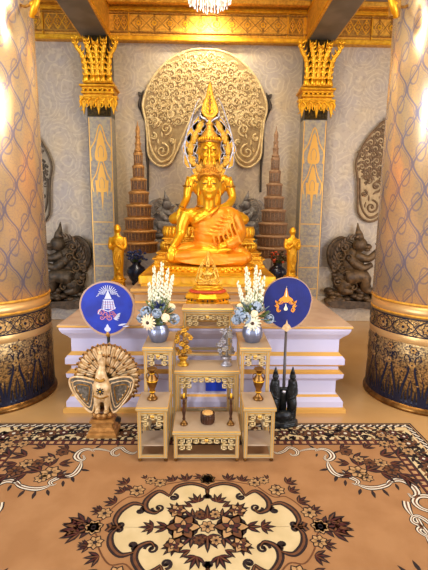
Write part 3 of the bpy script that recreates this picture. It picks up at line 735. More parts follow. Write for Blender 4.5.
# halo of flames
HALOG = mat('halo_gold', '#d2a035', .5, .42, '#ab7c22', 40, .5, 100)
mb = MB(); mb.T = S
d = Draw(mb, lambda u, v, h: (u, .05-h, v), .001)
def hq(px, py): x, z = at(px, py, BY+.04); return ((x-.015)/BW, (z-BZ)/BW)
for q in (-1, 1):
    fl = [(219, 166, .62, .25, .15), (227, 160, .9, .27, .17), (231, 149, 1.3, .28, .17), (229, 138, 1.55, .30, .17), (225, 127, 1.7, .30, .15), (220, 116, 1.8, .27, .12), (222, 152, 1.4, .26, .14), (220, 138, 1.5, .26, .13), (220, 163, 1.2, .2, .12)]
    for px, py, a, l, w in fl:
        w *= 1.25
        x, z = hq(px, py); x = abs(x)-.05
        ang = a if q > 0 else PI-a
        base = (q*x, z-.09)
        pts = []
        for tt, ww in ((0, .3), (.2, .9), (.45, 1), (.7, .7), (.88, .3), (1, 0), (.85, -.25), (.6, -.7), (.35, -.95), (.15, -.7), (0, -.3)):
            u = tt*l; v = ww*w/2+q*.28*tt*tt*l*.8
            pts.append((base[0]+u*cos(ang)-v*sin(ang), base[1]+u*sin(ang)+v*cos(ang)))
        mb.prism(pts, .052, .075, HALOG)
        d.ribbon(pts, .012, SILV, 1, 0, .008, True)
        d.leaf(base[0], base[1], ang, l*.75, w*.5, HALOG, 2, .014, q*.25)
        d.curl(base[0]+.05*cos(ang), base[1]+.05*sin(ang), .035, ang, q*1.2, .012, GOLDS, 2, .012)
    o = [hq(209+q*18, 168), hq(209+q*24, 150), hq(209+q*23, 136), hq(209+q*18, 120), hq(209+q*13, 105), hq(209+q*9, 98)]
    d.ribbon(o, [.02, .022, .02, .018, .014, .006], SILV, 1, 4, .006)
mb.build('flame_halo', root)
# jewellery
mb = MB(); mb.T = S
for r, z, y in ((.16, .635, .0), (.20, .60, 0)):
    pts = [(r*sin(a), .03-r*.78*cos(a)*1.0, z-.09*cos(a)) for a in [(-1.3+2.6*i/12) for i in range(13)]]
    mb.tube(pts, .014, GOLDD, 6)
    for p in pts: mb.ball((p[0], p[1]-.012, p[2]-.02), .014, GOLD, 6, 4)
mb.build('necklace', root)
for q in (-1, 1):
    mb = MB(); mb.T = S @ Matrix.Diagonal((.84, 1, 1, 1))
    mb.tube([(q*.235, .05, .50), (q*.32, -.045, .50), (q*.405, .04, .505)], .013, GOLDD, 6, 4); mb.ball((q*.335, -.045, .53), (.03, .02, .05), GOLD, 8, 6); mb.build('armlet', root)
mb = MB(); mb.T = S
mb.tube([(-.16, -.075, .25), (-.08, -.105, .24), (0, -.11, .235), (.08, -.105, .24), (.16, -.075, .25)], .016, GOLDD, 6, 3)
for k in range(3): mb.ball((0, -.108, .26-.03*k), (.02, .014, .02), GOLDD, 8, 6)
mb.build('belt', root)
mb = MB(); mb.T = S @ Matrix.Diagonal((.84, 1, 1, 1))
mb.tube([(-.455, -.15, .235), (-.41, -.205, .235), (-.385, -.15, .225)], .012, GOLDD, 6, 3)
mb.build('bracelet', root)
root2 = thing('statue_pedestal', (0.015, BY, .95), 'tiered golden lotus pedestal under the largest seated statue', 'pedestal')
lotus_base('tiers', root2, [(.60, .42, 0, .09, 'box'), (.56, .38, .09, .15, 'box'), (.55, .37, .15, .24, 'lot'), (.50, .33, .24, .30, 'box'), (.52, .36, .30, .42, 'lot')], 0)

# front statue with satin robe
FY, FZ, FW = 4.02, 1.042, .79
root = thing('seated_statue', (0.012, FY, FZ), 'golden seated statue wrapped in an orange satin robe, in front of the largest statue', 'statue')
seated(root, FW, GOLDS, ROBE, False)
S = Matrix.Scale(FW, 4); rb = MB(); rb.T = S
rb.ball((0.01, .055, .16), (.27, .19, .17), ROBE, 16, 12); rb.ball((.015, .03, .34), (.205, .16, .22), ROBE, 16, 12)
rb.ball((.035, .03, .47), (.225, .16, .15), ROBE, 16, 12); rb.ball((.12, .03, .56), (.18, .15, .12), ROBE, 16, 12); rb.ball((.235, .045, .585), (.125, .12, .10), ROBE, 12, 10)
for q in (-1, 1):
    rb.tube([(q*.1, .06, .11), (q*.3, -.02, .11), (q*.43, -.12, .09)], [.145, .13, .095], ROBE, 14, 3); rb.ball((q*.44, -.13, .08), (.09, .09, .08), ROBE, 12, 8)
rb.tube([(.42, -.15, .06), (.2, -.24, .06), (-.05, -.27, .07)], [.085, .08, .07], ROBE, 12, 3)
rb.tube([(-.42, -.15, .08), (-.2, -.25, .10), (.02, -.28, .12)], [.085, .08, .06], ROBE, 12, 3)
rb.tube([(.27, .05, .60), (.345, .05, .47), (.375, .03, .35), (.30, -.1, .26), (.2, -.17, .22)], [.10, .09, .085, .08, .06], ROBE, 12, 3)
rb.ball((0, -.1, .11), (.36, .2, .10), ROBE, 16, 10)
# drape from the shoulder to the lap, with folds
for k in range(6):
    x = .31-.05*k
    rb.tube([(x*.6+.09, -.09, .61-.012*k), (x*.9+.02, -.128, .46-.02*k), (x*1.2-.02, -.13, .33), (x*1.3, -.15, .22)], [.008, .015, .016, .006], ROBE, 8, 4)
for k in range(7):
    y = .03+.02*k; rb.tube([(-.45+.03*k, -.19, .05+.012*k), (-.2, -.325+.005*k, .02+.022*k), (.1, -.345+.01*k, .015+.02*k), (.45-.03*k, -.21, .04+.012*k)], .012, ROBE, 8, 4)
for k in range(6):
    rb.tube([(-.19+.03*k, -.02, .40+.045*k), (-.05+.04*k, -.115, .36+.04*k), (.12+.02*k, -.13, .34+.04*k), (.3, -.08, .40+.03*k)], .014, ROBE, 8, 4)
rb.build('satin_robe', root, .0095*FW, 2)
mb = MB(); mb.T = S; cz = [(-.20, -.03, .47), (-.15, -.10, .50), (-.06, -.135, .55), (.05, -.125, .62), (.12, -.05, .68)]
mb.tube(cz, [.012, .016, .018, .018, .012], GOLD, 8, 4); mb.build('robe_hem', root, label='shiny folded hem across the chest')
root2 = thing('statue_pedestal', (0.012, FY-.02, .95), 'low polished golden pedestal under the robed seated statue', 'pedestal')
lotus_base('tiers', root2, [(.47, .33, 0, .035, 'box'), (.45, .31, .035, .08, 'lot')], 0, GOLDS)

# small statue on the gold tray, nearest
t = thing('inner_stand', (0, 3.0, PT), 'low beige block behind the top altar table carrying the gold tray', 'stand')
mb = MB(); mb.mold(-.17, .17, 0, .42, [(0, 0, BG), (0, .02, PGOLD), (.01, .03, BG), (.01, .10, PGOLD), (0, .115, BG), (0, .125, BG)]); mb.build('block', t)
TZ = PT+.125
t = thing('gold_tray', (0, 3.17, TZ), 'gold eight-sided tray stand with black lozenges, under the small crowned statue', 'tray')
mb = MB(); mb.lathe([(.165, 0), (.17, .012), (.155, .022), (.15, .03), (.168, .05), (.172, .06), (.15, .085), (.135, .095)], (0, 0, 0), GOLDS, 8, 1.08, .8, False, PI/8); mb.build('tray_body', t)
mb = MB()
for i in range(8):
    a = 2*PI*i/8; c = (.1585*1.08*cos(a), .1585*.8*sin(a))
    for q in (-1, 0, 1):
        ta = Vector((-sin(a), cos(a))); p = Vector(c)+ta*q*.035
        mb.ball((p.x*1.0, p.y*1.0, .043), (.012 if q else .006, .008 if q else .006, .004 if q else .011), PEAD, 8, 6)
mb.build('black_inlay', t)
mb = MB(); mb.lathe([(.132, .093), (.138, .10), (.13, .108), (.12, .112)], (0, 0, 0), REDC, 32, 1.08, .8); mb.build('red_orange_scarf', t)
root = thing('seated_statue', (0, 3.17, TZ+.112), 'smallest seated statue with tall crown, on the gold tray in front', 'statue')
mb = MB(); mb.lathe([(.12, 0), (.125, .008), (.105, .018), (.10, .022), (.11, .032), (.09, .037)], (0, 0, 0), GOLDS, 32, 1, .75); mb.build('lotus_seat', root)
PALEG = mat('pale_gilt_statue', '#f3c860', .8, .3, '#d49a30', 60, .5, 160)
mb = MB(); s = .165; mb.T = Matrix.Translation((0, 0, .035)) @ Matrix.Scale(s, 4)
mb.ball((0, .05, .14), (.25, .18, .15), PALEG); mb.ball((0, .05, .32), (.165, .125, .2), PALEG); mb.ball((0, .045, .5), (.235, .13, .17), PALEG)
for q in (-1, 1):
    mb.tube([(q*.1, .06, .11), (q*.3, -.02, .1), (q*.46, -.12, .085)], [.13, .115, .08], PALEG, 12, 3)
    mb.tube([(q*.44, -.14, .07), (q*.2, -.22, .08), (-q*.05, -.25, .1)], [.075, .07, .05], PALEG, 12, 3)
    mb.tube([(q*.27, .05, .60), (q*.36, .03, .4), (q*.36, 0, .3), (q*.08, -.2, .22)], [.085, .07, .06, .04], PALEG, 10, 3)
    mb.ball((q*.30, .05, .64), (.09, .07, .06), PALEG)
mb.tube([(0, .05, .56), (0, .04, .66), (0, .02, .80)], [.13, .07, .075], PALEG, 12)
mb.ball((0, 0, .9), (.11, .12, .15), PALEG); mb.tube([(0, -.12, .95), (0, -.15, .88)], [.011, .02], PALEG)
for q in (-1, 1): mb.ball((q*.048, -.108, .918), (.03, .018, .012), PALEG, 8, 6)
mb.build('body', root, .02*s, 1)
mb = MB(); mb.T = Matrix.Translation((0, 0, .035)) @ Matrix.Scale(s, 4)
mb.lathe([(.13, .97), (.15, .99), (.12, 1.05), (.13, 1.07), (.09, 1.15), (.10, 1.17), (.06, 1.27), (.03, 1.42), (.002, 1.62)], (0, .02, 0), PALEG, 20)
for q in (-1, 1):
    for k in range(5): mb.tube([(q*(.16+.02*k), .05, .85-.1*k+.1), (q*(.24+.03*k), .05, .95-.12*k+.1), (q*(.2+.02*k), .05, 1.1-.12*k+.12)], [.035, .03, .006], PALEG, 6, 3)
    mb.tube([(q*.40, 0, .03), (q*.55, 0, .15), (q*.50, .02, .4), (q*.42, .04, .72), (q*.22, .05, 1.12), (q*.04, .05, 1.4)], [.03, .035, .03, .028, .022, .008], PALEG, 6, 4)
mb.build('crown_and_flame_frame', root)

# ------------------------------------------------------------------ disciples
def disciple(X, Y, Z, h, label, s):
    t = thing('standing_statue', (X, Y, Z), label, 'statue')
    mb = MB(); k = h; mb.T = Matrix.Scale(k, 4)
    mb.tube([(0, 0, .0), (0, 0, .1), (0, 0, .35), (0, 0, .5)], [.11, .085, .10, .105], GOLDS, 12, 3)
    mb.ball((0, 0, .52), (.115, .08, .14), GOLDS); mb.ball((0, 0, .68), (.135, .08, .12), GOLDS)
    mb.tube([(0, 0, .74), (0, -.01, .85)], [.06, .045], GOLDS, 10)
    mb.ball((0, -.01, .905), (.062, .07, .085), GOLDS, 14, 10); mb.ball((0, -.075, .895), (.012, .018, .018), GOLDS, 8, 6)
    for q in (-1, 1):
        mb.ball((q*.062, 0, .89), (.008, .016, .03), GOLDS, 8, 6)
        mb.tube([(q*.11, 0, .75), (q*.14, -.02, .62), (q*.11, -.07, .56), (q*.02, -.13, .63)], [.045, .036, .032, .022], GOLDS, 10, 3)
        mb.ball((q*.05, -.03, .01), (.04, .08, .02), GOLDS, 8, 6)
    mb.ball((0, -.14, .665), (.02, .025, .055), GOLDS, 8, 6)
    mb.build('body', t, .012*k, 1)
    mb = MB(); mb.T = Matrix.Scale(k, 4)
    for j in range(5): mb.tube([(.11-.03*j, -.07, .72-.02*j), (.04-.02*j, -.095, .52), (.02-.03*j+.05, -.10, .3), (.03*j-.04, -.105, .08)], [.008, .012, .012, .008], GOLD, 6, 3)
    mb.build('robe_fold', t)
    mb = MB(); mb.mold(-.075, .075, -.07, .07, [(0, -(Z-PT), GOLDS), (0, -(Z-PT)+.02, GOLDS), (.015, -(Z-PT)+.035, GOLDS), (.02, -.03, GOLDS), (.005, -.015, GOLDS), (.01, 0, GOLDS)])
    mb.build('pedestal', t)
x, _ = at(118, 250, 4.35); _, z = at(118, 279, 4.35); zt = at(118, 224, 4.35)[1]
disciple(x, 4.35, z, (zt-z)/.99, 'small golden standing monk statue with joined hands, left of the tall umbrella', -1)
x, _ = at(292, 250, 4.35); _, z = at(292, 276, 4.35); zt = at(292, 227, 4.35)[1]
disciple(x, 4.35, z, (zt-z)/.99, 'small golden standing monk statue with joined hands, right side of the altar', 1)

# ------------------------------------------------------------------ tiered umbrellas
UY = 5.4
def umbrella(pxc, dy, label, WO, WG):
    X = at(pxc, 200, UY)[0]; t = thing('tiered_umbrella', (X, UY, PT), label, 'ceremonial umbrella', 'tiered ceremonial umbrellas')
    ys = [(152, 165, 4.2), (165, 178, 5.6), (178, 191, 7.6), (191, 204, 9.6), (204, 217, 11.8), (217, 229.5, 14), (229.5, 241, 16), (241, 252, 17.8)]
    for a, b, hw in ys:
        z1 = at(pxc, a+dy, UY)[1]-PT; z0 = at(pxc, b+dy, UY)[1]-PT; r = hw*.0129; hh = z1-z0
        mb = MB(); mats = [WO, WOODG, WG, WO, WO, WO]
        mb.lathe([(r*.90, z0-hh*.02), (r*.92, z0+hh*.1), (r*.94, z0+hh*.14), (r*.98, z0+hh*.72), (r*1.07, z0+hh*.78), (r*1.08, z0+hh*.9), (r*.80, z0+hh*1.0)], m=None, n=28, mats=mats)
        nfr = max(12, int(r*130))
        for i in range(nfr):
            an = 2*PI*i/nfr; mb.tube([(r*.98*cos(an), r*.98*sin(an), z0+hh*.74), (r*.95*cos(an), r*.95*sin(an), z0+hh*.04)], .004, WO, 4)
        mb.build('umbrella_tier', t)
    mb = MB(); zt = at(pxc, 152+dy, UY)[1]-PT; ze = at(pxc, 121+dy, UY)[1]-PT; L = ze-zt
    mb.lathe([(.045, zt), (.052, zt+.015), (.036, zt+.03), (.034, zt+.09), (.046, zt+.10), (.03, zt+.115), (.028, zt+.17), (.038, zt+.18), (.02, zt+.2), (.03, zt+.25), (.02, zt+.30), (.008, zt+L*.85), (.002, zt+L)], m=WO, n=16); mb.build('finial', t)
    mb = MB(); mb.lathe([(.012, 0), (.012, zt)], m=SILV, n=10); mb.lathe([(.12, 0), (.12, .015), (.05, .04), (.02, .08), (.012, .1)], m=WOODU, n=24); mb.build('pole', t, label='thin silver pole on round foot')
umbrella(139, 0, 'orange-brown many-tiered ceremonial umbrella left of the golden statues', WOODU, WOODG)
umbrella(274, 5, 'brown many-tiered ceremonial umbrella right of the golden statues', mat('umbrella_pale_wood', '#a5825f', .2, .5, '#8d6a4a', 30, .5, 120), mat('umbrella_pale_lattice', '#8d7865', .15, .55, '#77604c', 60, .7, 160))
# dark vases and plants beneath the umbrellas
def urn(px, Y, label, plant):
    X = math.copysign(.82, px-207); t = thing('dark_vase', (X, Y, PT), label, 'vase')
    mb = MB(); DB = mat('dark_blue_glaze', '#20263c', .3, .25, '#141826', 8)
    mb.lathe([(.05, 0), (.055, .01), (.05, .03), (.09, .09), (.11, .15), (.095, .2), (.05, .235), (.045, .25), (.06, .265), (.05, .265)], m=DB, n=24); mb.build('vase_body', t)
    mb = MB(); r2 = random.Random(3)
    for i in range(46):
        a = r2.random()*2*PI; e = r2.random()*1.2+.2; l = .06+r2.random()*.09
        p = Vector((cos(a)*cos(e), sin(a)*cos(e), sin(e))); q = p*l+Vector((0, 0, .26))
        mb.tube([(0, 0, .25), q*.6+Vector((0, 0, .1)), q], [.004, .003, .002], LEAF, 4); mb.ball(q, (.02, .02, .014), (REDC if i % 3 == 0 else DARK) if plant else NAVYF, 6, 4)
    mb.build('foliage', t)
urn(140, 4.75, 'dark blue vase of dark foliage beneath the left tiered umbrella', False)
urn(275, 4.75, 'dark vase with red and dark foliage beneath the right tiered umbrella', True)

# ------------------------------------------------------------------ altar tables
def fret(mb, x0, x1, zt, yb, depth, arch):
    """pierced apron: key-fret bars hanging under the top; arch = list of (fraction across, drop)"""
    th = .0085; W = x1-x0
    def bar(pts):
        for (a, b), (c, d) in zip(pts[:-1], pts[1:]):
            xa, xb = sorted((a, c)); za, zb = sorted((b, d))
            mb.box(xa-th/2, xb+th/2, yb, yb+depth, za-th/2, zb+th/2, CARVE, .0012)
    c = .042; n = max(3, int(round(W/c))); c = W/n
    for i in range(n):
        cx = x0+c*(i+.5); f = abs((cx-(x0+x1)/2)/(W/2)); rows = 3 if (f > .72 and arch > 2) else (2 if (f > .45 and arch > 1) or f > .8 else 1)
        for r in range(rows):
            z = zt-r*.042; s = 1 if (i < n/2) else -1
            bar([(cx-s*c*.5, z), (cx+s*c*.38, z), (cx+s*c*.38, z-.030), (cx-s*c*.24, z-.030), (cx-s*c*.24, z-.015), (cx+s*c*.1, z-.015)])
            mb.ball((cx+s*c*.30, yb+depth/2, z-.030), (.007, depth/2, .006), TRIMG, 6, 4)
    cx = (x0+x1)/2; mb.ball((cx, yb+depth/2-.002, zt-.012), (.014, .008, .012), TRIMG, 8, 6)
def table(name, X, W, Y0, Y1, Hh, label, arch=2, rails=(0.035,), shelf=None, group='altar tables'):
    t = thing(name, (X, Y0, 0), label, 'altar table', group); D = Y1-Y0-.004; w = W/2
    mb = MB(); mb.mold(-w, w, 0, D, [(.006, Hh-.028, CHAMP), (0, Hh-.022, TRIMG), (0, Hh-.017, CHAMP), (0, Hh-.005, TRIMG), (.004, Hh, CHTOP)]); mb.build('tabletop', t)
    L = .022; i = .008
    for sx in (-1, 1):
        for yy in (i, D-i-L):
            a, b = sorted((sx*(w-i), sx*(w-i-L)))
            mb = MB(); mb.box(a, b, yy, yy+L, .024, Hh-.028, CHAMP, .002)
            for xx in (a+.002, b-.006): mb.box(xx, xx+.004, yy-.0015, yy+.002, .03, Hh-.03, TRIMG)
            mb.build('leg', t)
            mb = MB(); mb.lathe([(.008, 0), (.013, .006), (.013, .012), (.009, .018), (.012, .024)], ((a+b)/2, yy+L/2, 0.002), BRASS, 12); mb.build('foot', t, label='small brass ball foot')
    zt = Hh-.028; ii = i+.003
    def ring(name, za, zb, strip):
        mb = MB(); mb.box(-w+ii, w-ii, ii, ii+.014, za, zb, CHAMP); mb.box(-w+ii, w-ii, D-ii-.014, D-ii, za, zb, CHAMP)
        mb.box(-w+ii, -w+ii+.014, ii+.014, D-ii-.014, za, zb, CHAMP); mb.box(w-ii-.014, w-ii, ii+.014, D-ii-.014, za, zb, CHAMP)
        mb.box(-w+i+L, w-i-L, ii-.004, ii, strip, strip+.004, TRIMG); mb.build(name, t)
    ring('upper_rail', zt-.016, zt, zt-.015)
    for z in rails: ring('lower_rail', z-.010, z+.008, z+.002)
    mb = MB(); fret(mb, -w+i+L+.002, w-i-L-.002, zt-.024, i+.004, .010, arch); mb.build('fretwork_apron', t)
    if shelf:
        mb = MB(); mb.box(-w+i+.003, w-i-.003, i+L, D-i-L, shelf-.006, shelf+.002, CHTOP); mb.build('lower_shelf', t)
    return t
table('altar_table', -.003, .415, 2.31, 2.58, .205, 'lowest wide champagne altar table at front centre, holding the brown drum pot', 1.5)
table('altar_table', -.003, .43, 2.585, 2.80, .485, 'middle wide champagne altar table, holding the gold and silver flower trees', 2)
table('altar_table', .0, .362, 2.805, 2.965, .855, 'tallest champagne altar table at the back centre, just below the gold tray', 1.5, rails=(.035, .52))
table('altar_table', -.332, .195, 2.31, 2.545, .36, 'low narrow champagne altar table at front left, holding a brass vase', 3, shelf=.10)
table('altar_table', .318, .20, 2.31, 2.545, .36, 'low narrow champagne altar table at front right, holding a brass vase', 3, shelf=.10)
table('altar_table', -.322, .198, 2.55, 2.93, .656, 'tall narrow champagne altar table on the left, holding a flower vase', 3)
table('altar_table', .312, .205, 2.55, 2.93, .656, 'tall narrow champagne altar table on the right, holding a flower vase', 3)
mb = MB(); mb.box(-.01, .15, PY+.058, PY+.068, .145, .232, BLUB, .002)  # reflected blue daylight on the white recess, put in as a blue panel
tag(mb.build('blue_reflection_panel'), 'painted blue reflection on the platform front, glimpsed beneath the middle altar table', 'cloth')

# brass vases
def brass_vase(X, Y, Z, label, cp=None):
    if cp: t = copy_tree(cp); t.location = (X, Y, Z); t['label'] = label; return t
    t = thing('brass_vase', (X, Y, Z), label, 'vase', 'brass vases on the altar')
    mb = MB(); mb.lathe([(.032, 0), (.034, .008), (.024, .018), (.014, .032), (.013, .045), (.019, .052), (.014, .06), (.022, .078), (.032, .105), (.035, .125), (.03, .143), (.017, .16), (.014, .172), (.018, .185), (.03, .198), (.032, .203), (.026, .203)], m=BRASS, n=28); mb.build('vase_body', t)
    mb = MB()
    for z, r in ((.052, .0195), (.125, .0355), (.17, .0155)): mb.lathe([(r, z-.003), (r+.002, z), (r, z+.003)], m=GOLDS, n=28)
    mb.build('raised_rings', t)
    for q in (-1, 1): mb = MB(); mb.tube([(q*.015, 0, .17), (q*.034, 0, .165), (q*.036, 0, .14), (q*.03, 0, .135)], .0035, BRASS, 6, 4); mb.build('handle', t)
    return t
x, _ = gr(153, 397, .36); bv = brass_vase(x, 2.43, .36, 'brass vase on the low narrow altar table at front left')
x, _ = gr(257.5, 397, .36); brass_vase(x, 2.43, .36, 'brass vase on the low narrow altar table at front right', bv)
# candlesticks
t = thing('candlestick', (gr(183, 427, .205)[0]+.004, 2.40, .205), 'slim brown candlestick with brass foot left of the brown drum pot', 'candlestick', 'candlesticks on the lowest table')
mb = MB(); mb.lathe([(.024, 0), (.025, .006), (.019, .014), (.011, .022), (.008, .034)], m=BRASS, n=24); mb.build('brass_foot', t)
mb = MB(); mb.lathe([(.008, .03), (.011, .04), (.007, .05), (.01, .07), (.012, .09), (.008, .11), (.006, .13), (.01, .14), (.007, .15), (.007, .165), (.02, .172), (.021, .178), (.01, .178)], m=BROWN, n=18); mb.build('turned_stem', t)
mb = MB(); mb.lathe([(.006, .178), (.006, .205), (.002, .207)], m=YEL, n=12); mb.build('candle', t)
c = copy_tree(t); c.location.x = gr(231.5, 427, .205)[0]-.004; c['label'] = 'slim brown candlestick with brass foot right of the brown drum pot'
# drum pot
t = thing('incense_pot', (.003, 2.43, .205), 'dark brown drum-shaped pot with pale top at the centre of the lowest table', 'pot')
mb = MB(); mb.lathe([(.040, 0), (.043, .006), (.040, .012), (.043, .03), (.042, .05), (.045, .056), (.045, .064), (.037, .064), (.036, .058), (.0, .056)], m=BROWN, n=32)
for i in range(16):
    a = 2*PI*i/16; mb.tube([(.042*cos(a), .042*sin(a), .01), (.044*cos(a), .044*sin(a), .03), (.042*cos(a), .042*sin(a), .055)], .003, BROWN, 5)
mb.build('pot_body', t)
mb = MB(); mb.lathe([(.036, .055), (.034, .068), (.02, .072), (.001, .073)], m=mat('pale_sand', '#d9a860', 0, .8, '#c99450', 60), n=24); mb.build('sand_fill', t)

# ornamental metal trees
def metal_tree(X, Y, Z, m, m2, label, seed):
    t = thing('metal_flower_tree', (X, Y, Z), label, 'ornamental tree'); t.scale = (1.35, 1.2, 1.12); r2 = random.Random(seed)
    mb = MB(); mb.lathe([(.028, 0), (.03, .006), (.02, .016), (.014, .03), (.024, .045), (.026, .055), (.018, .06)], m=m, n=20)
    mb.tube([(0, 0, .05), (.003, 0, .13), (0, 0, .235)], [.006, .005, .002], m2, 6, 3); mb.build('base_and_stem', t)
    for i in range(26):
        a = r2.random()*2*PI; z = .07+.165*i/25; r = (.045 if z < .19 else .028)*r2.uniform(.5, 1); c = Vector((r*cos(a), r*sin(a)*.7, z))
        mb = MB(); d = Vector((cos(a), sin(a)-.9, .3)).normalized(); R = d.to_track_quat('Z', 'Y').to_matrix()
        for k in range(5):
            b = 2*PI*k/5; mb.ball(c+R @ Vector((.009*cos(b), .009*sin(b), 0)), (.0085, .006, .0035), m if i % 3 else m2, 6, 5, R)
        mb.ball(c+R @ Vector((0, 0, .003)), .004, m2, 6, 4); mb.tube([(0, 0, z-.02), c*.6+Vector((0, 0, z*.4-.004)), c], .0016, m2, 4)
        mb.build('flower', t)
GF = mat('gold_foil_flower', '#e6b03a', .7, .4, '#b9801c', 60); SF = mat('silver_foil_flower', '#b5b0b4', .6, .4, '#8a8488', 60)
metal_tree(at(183, 350, 2.69)[0], 2.69, .485, GF, GOLDD, 'gold foil flower tree on the left end of the middle altar table', 4)
metal_tree(at(226.5, 350, 2.69)[0], 2.69, .485, SF, STONE, 'silver foil flower tree on the right end of the middle altar table', 9)

# ------------------------------------------------------------------ flower vases
def bouquet(X, Y, Z, label, seed, mirror):
    t = thing('flower_vase', (X, Y, Z), label, 'flower vase', 'silver vases of flowers'); r2 = random.Random(seed)
    VS = mat('brushed_silver_vase', '#8f93a8', .7, .28, '#777c92', 10)
    mb = MB(); mb.lathe([(.035, 0), (.042, .004), (.054, .03), (.058, .055), (.052, .08), (.043, .093), (.045, .098), (.04, .098)], m=VS, n=32); mb.build('vase_body', t)
    def flower(c, d, r, kind):
        mb = MB(); d = Vector(d).normalized(); R = d.to_track_quat('Z', 'Y').to_matrix(); c = Vector(c)
        if kind == 'daisy':
            for ring, k2, off in ((14, 1, 0), (12, .7, .006)):
                for k in range(ring):
                    a = 2*PI*k/ring+off*30; R2 = R @ Matrix.Rotation(a, 3, 'Z')
                    mb.ball(c+R2 @ Vector((r*.55*k2, 0, off)), (r*.46*k2, r*.13, r*.05), CREAMP if not mirror else WHT, 6, 5, R2)
            mb.build('flower', t, label='cream daisy with dark eye'); o = bpy.context.scene
            m3 = MB(); m3.ball(c+R @ Vector((0, 0, .008)), (r*.2, r*.2, r*.12), BROWN, 10, 6, R); m3.build('flower_eye', C.objects[-1] if 0 else t.children[-1])
        elif kind == 'hydrangea':
            for k in range(46):
                v = Vector((r2.gauss(0, 1), r2.gauss(0, 1), r2.gauss(0, 1))).normalized()*r*.8; R2 = v.to_track_quat('Z', 'Y').to_matrix()
                mb.ball(c+v, (r*.26, r*.26, r*.1), BLUEP, 6, 4, R2)
            mb.build('flower', t, label='pale blue round bloom')
        elif kind == 'rose':
            for k in range(16):
                a = k*2.4; q = .25+.75*k/16; R2 = R @ Matrix.Rotation(a, 3, 'Z')
                mb.ball(c+R2 @ Vector((r*.55*q, 0, r*.25*(1-q))), (r*.18, r*.45, r*.42), CREAMP, 8, 6, R2)
            mb.build('flower', t, label='cream rose')
        else:
            for k in range(60):
                v = (Vector((r2.gauss(0, 1), r2.gauss(0, 1), r2.gauss(0, 1))).normalized()+d*.5)*r*.9
                mb.tube([c, c+v], [.004, .001], NAVYF, 4)
            mb.ball(c, r*.35, NAVYF); mb.build('flower', t, label='dark blue thistle')
    s = -1 if mirror else 1
    spec = [((-.045*s if not mirror else -.01), -.075, .125, .05, 'daisy'), (s*.045, -.065, .15, .036, 'rose' if not mirror else 'hydrangea'), (-s*.06 if not mirror else -.075, -.04, .175, .036, 'hydrangea'),
            (.01, -.035, .205, .036, 'thistle' if not mirror else 'hydrangea'), (s*.09, -.02, .13, .034, 'hydrangea'), (-s*.09, 0, .13, .032, 'hydrangea'), (.0, -.07, .175, .03, 'rose' if mirror else 'hydrangea'), (s*.07, .01, .19, .034, 'rose')]
    for x, y, z, r, k in spec: flower((x, y, z), (x*1.2, -.12, (z-.13)*1.2), r, k)
    mb = MB()
    for i in range(110):
        a = r2.random()*2*PI; e = r2.uniform(-.25, 1.3); l = r2.uniform(.075, .125); v = Vector((cos(a)*cos(e)*1.05, sin(a)*cos(e)*.8, sin(e)))
        c = Vector((0, 0, .13)); p = c+v*l*.55; q = c+v*l
        R2 = v.to_track_quat('X', 'Z').to_matrix(); mb.ball((p+q)/2, (l*.26, .009, .003), (BLUEG, LEAF, LEAF)[i % 3], 6, 4, R2)
    mb.tube([(0, 0, .06), (0, 0, .14)], .025, LEAF, 8); mb.build('foliage', t)
    t.scale = (1.22, 1.22, 1.22)
    for k in range(6):
        x0 = (-.04+.016*k); top = (.34, .42, .39, .435, .41, .36)[k]*r2.uniform(.93, 1.02); dx = (.012 if not mirror else -.006)+(k-2.5)*.012+r2.uniform(-.008, .008)
        mb = MB(); mb.tube([(x0*.3, .02, .1), (x0+dx*.5, .03, .22), (x0+dx, .03, top)], [.003, .003, .002], LEAF, 5, 3)
        for j in range(46):
            f = j/45; z = .17+f*(top-.17); a = j*2.4; r = .0085*(1-.5*f)
            if r2.random() < .82: mb.ball((x0+dx*f+r*1.2*cos(a), .03+r*sin(a), z+r2.uniform(-.004, .004)), (.0085*(1-.4*f), .0085*(1-.4*f), .0095), WHT, 6, 5)
        mb.build('white_flower_spike', t, label='upright white tuberose spike')
    return t
bouquet(at(158.5, 330, 2.69)[0], 2.69, .656, 'round silver vase of cream and blue flowers with dark thistle on the tall left table', 11, False)
bouquet(at(252.5, 330, 2.69)[0], 2.69, .656, 'round silver vase of white daisy and blue flowers on the tall right table', 21, True)

# ------------------------------------------------------------------ ceremonial fans
def fan_shape(rx, rz, n=48):
    out = []
    for i in range(n):
        a = 2*PI*i/n; x = cos(a); z = sin(a); w = 1+.06*max(0, z) - .12*max(0, -z)**1.5
        out.append((rx*x*w*(1.03 if z > 0 else 1), rz*z))
    return out
# left, royal blue
FY1 = 2.83
cx, cz = at(107.5, 308.5, FY1); t = thing('ceremonial_fan', (cx, FY1, 0), 'royal blue ceremonial monk fan with silver and pink emblem, above the peacock statue', 'ceremonial fan')
P = fan_shape(.187, .196); mb = MB(); mb.prism([(x, cz+z) for x, z in P], -.012, .012, RIM); mb.build('fan_rim', t)
mb = MB(); mb.prism([(x*.93, cz+.004+z*.93) for x, z in P], -.016, .016, BLUEV)
d = Draw(mb, lambda u, v, h: (u, -.0165-h, cz+v), .001)
mb.build('fan_face', t)
mb = MB(); d = Draw(mb, lambda u, v, h: (u*1.25, -.0165-h, cz+v*(1.2 if v > -.09 else 1)), .001)
for k in range(13):   # rays
    a = PI*(k+.5)/13; d.ribbon([(.008+.020*cos(a), .085+.022*sin(a)), (.008+.055*cos(a), .085+.055*sin(a))], .0035, SILVT, 1, 0)
    d.ribbon([(.008+.05*cos(a), .075+.05*sin(a)), (.008+.066*cos(a), .07+.02*sin(a))], .002, SILVT, 1, 0)
d.poly([(-.012, .06), (.008, .115), (.028, .06)], SILVT, 2); d.poly([(-.030, .0), (-.02, .055), (.036, .055), (.048, .0)], SILVT, 1)
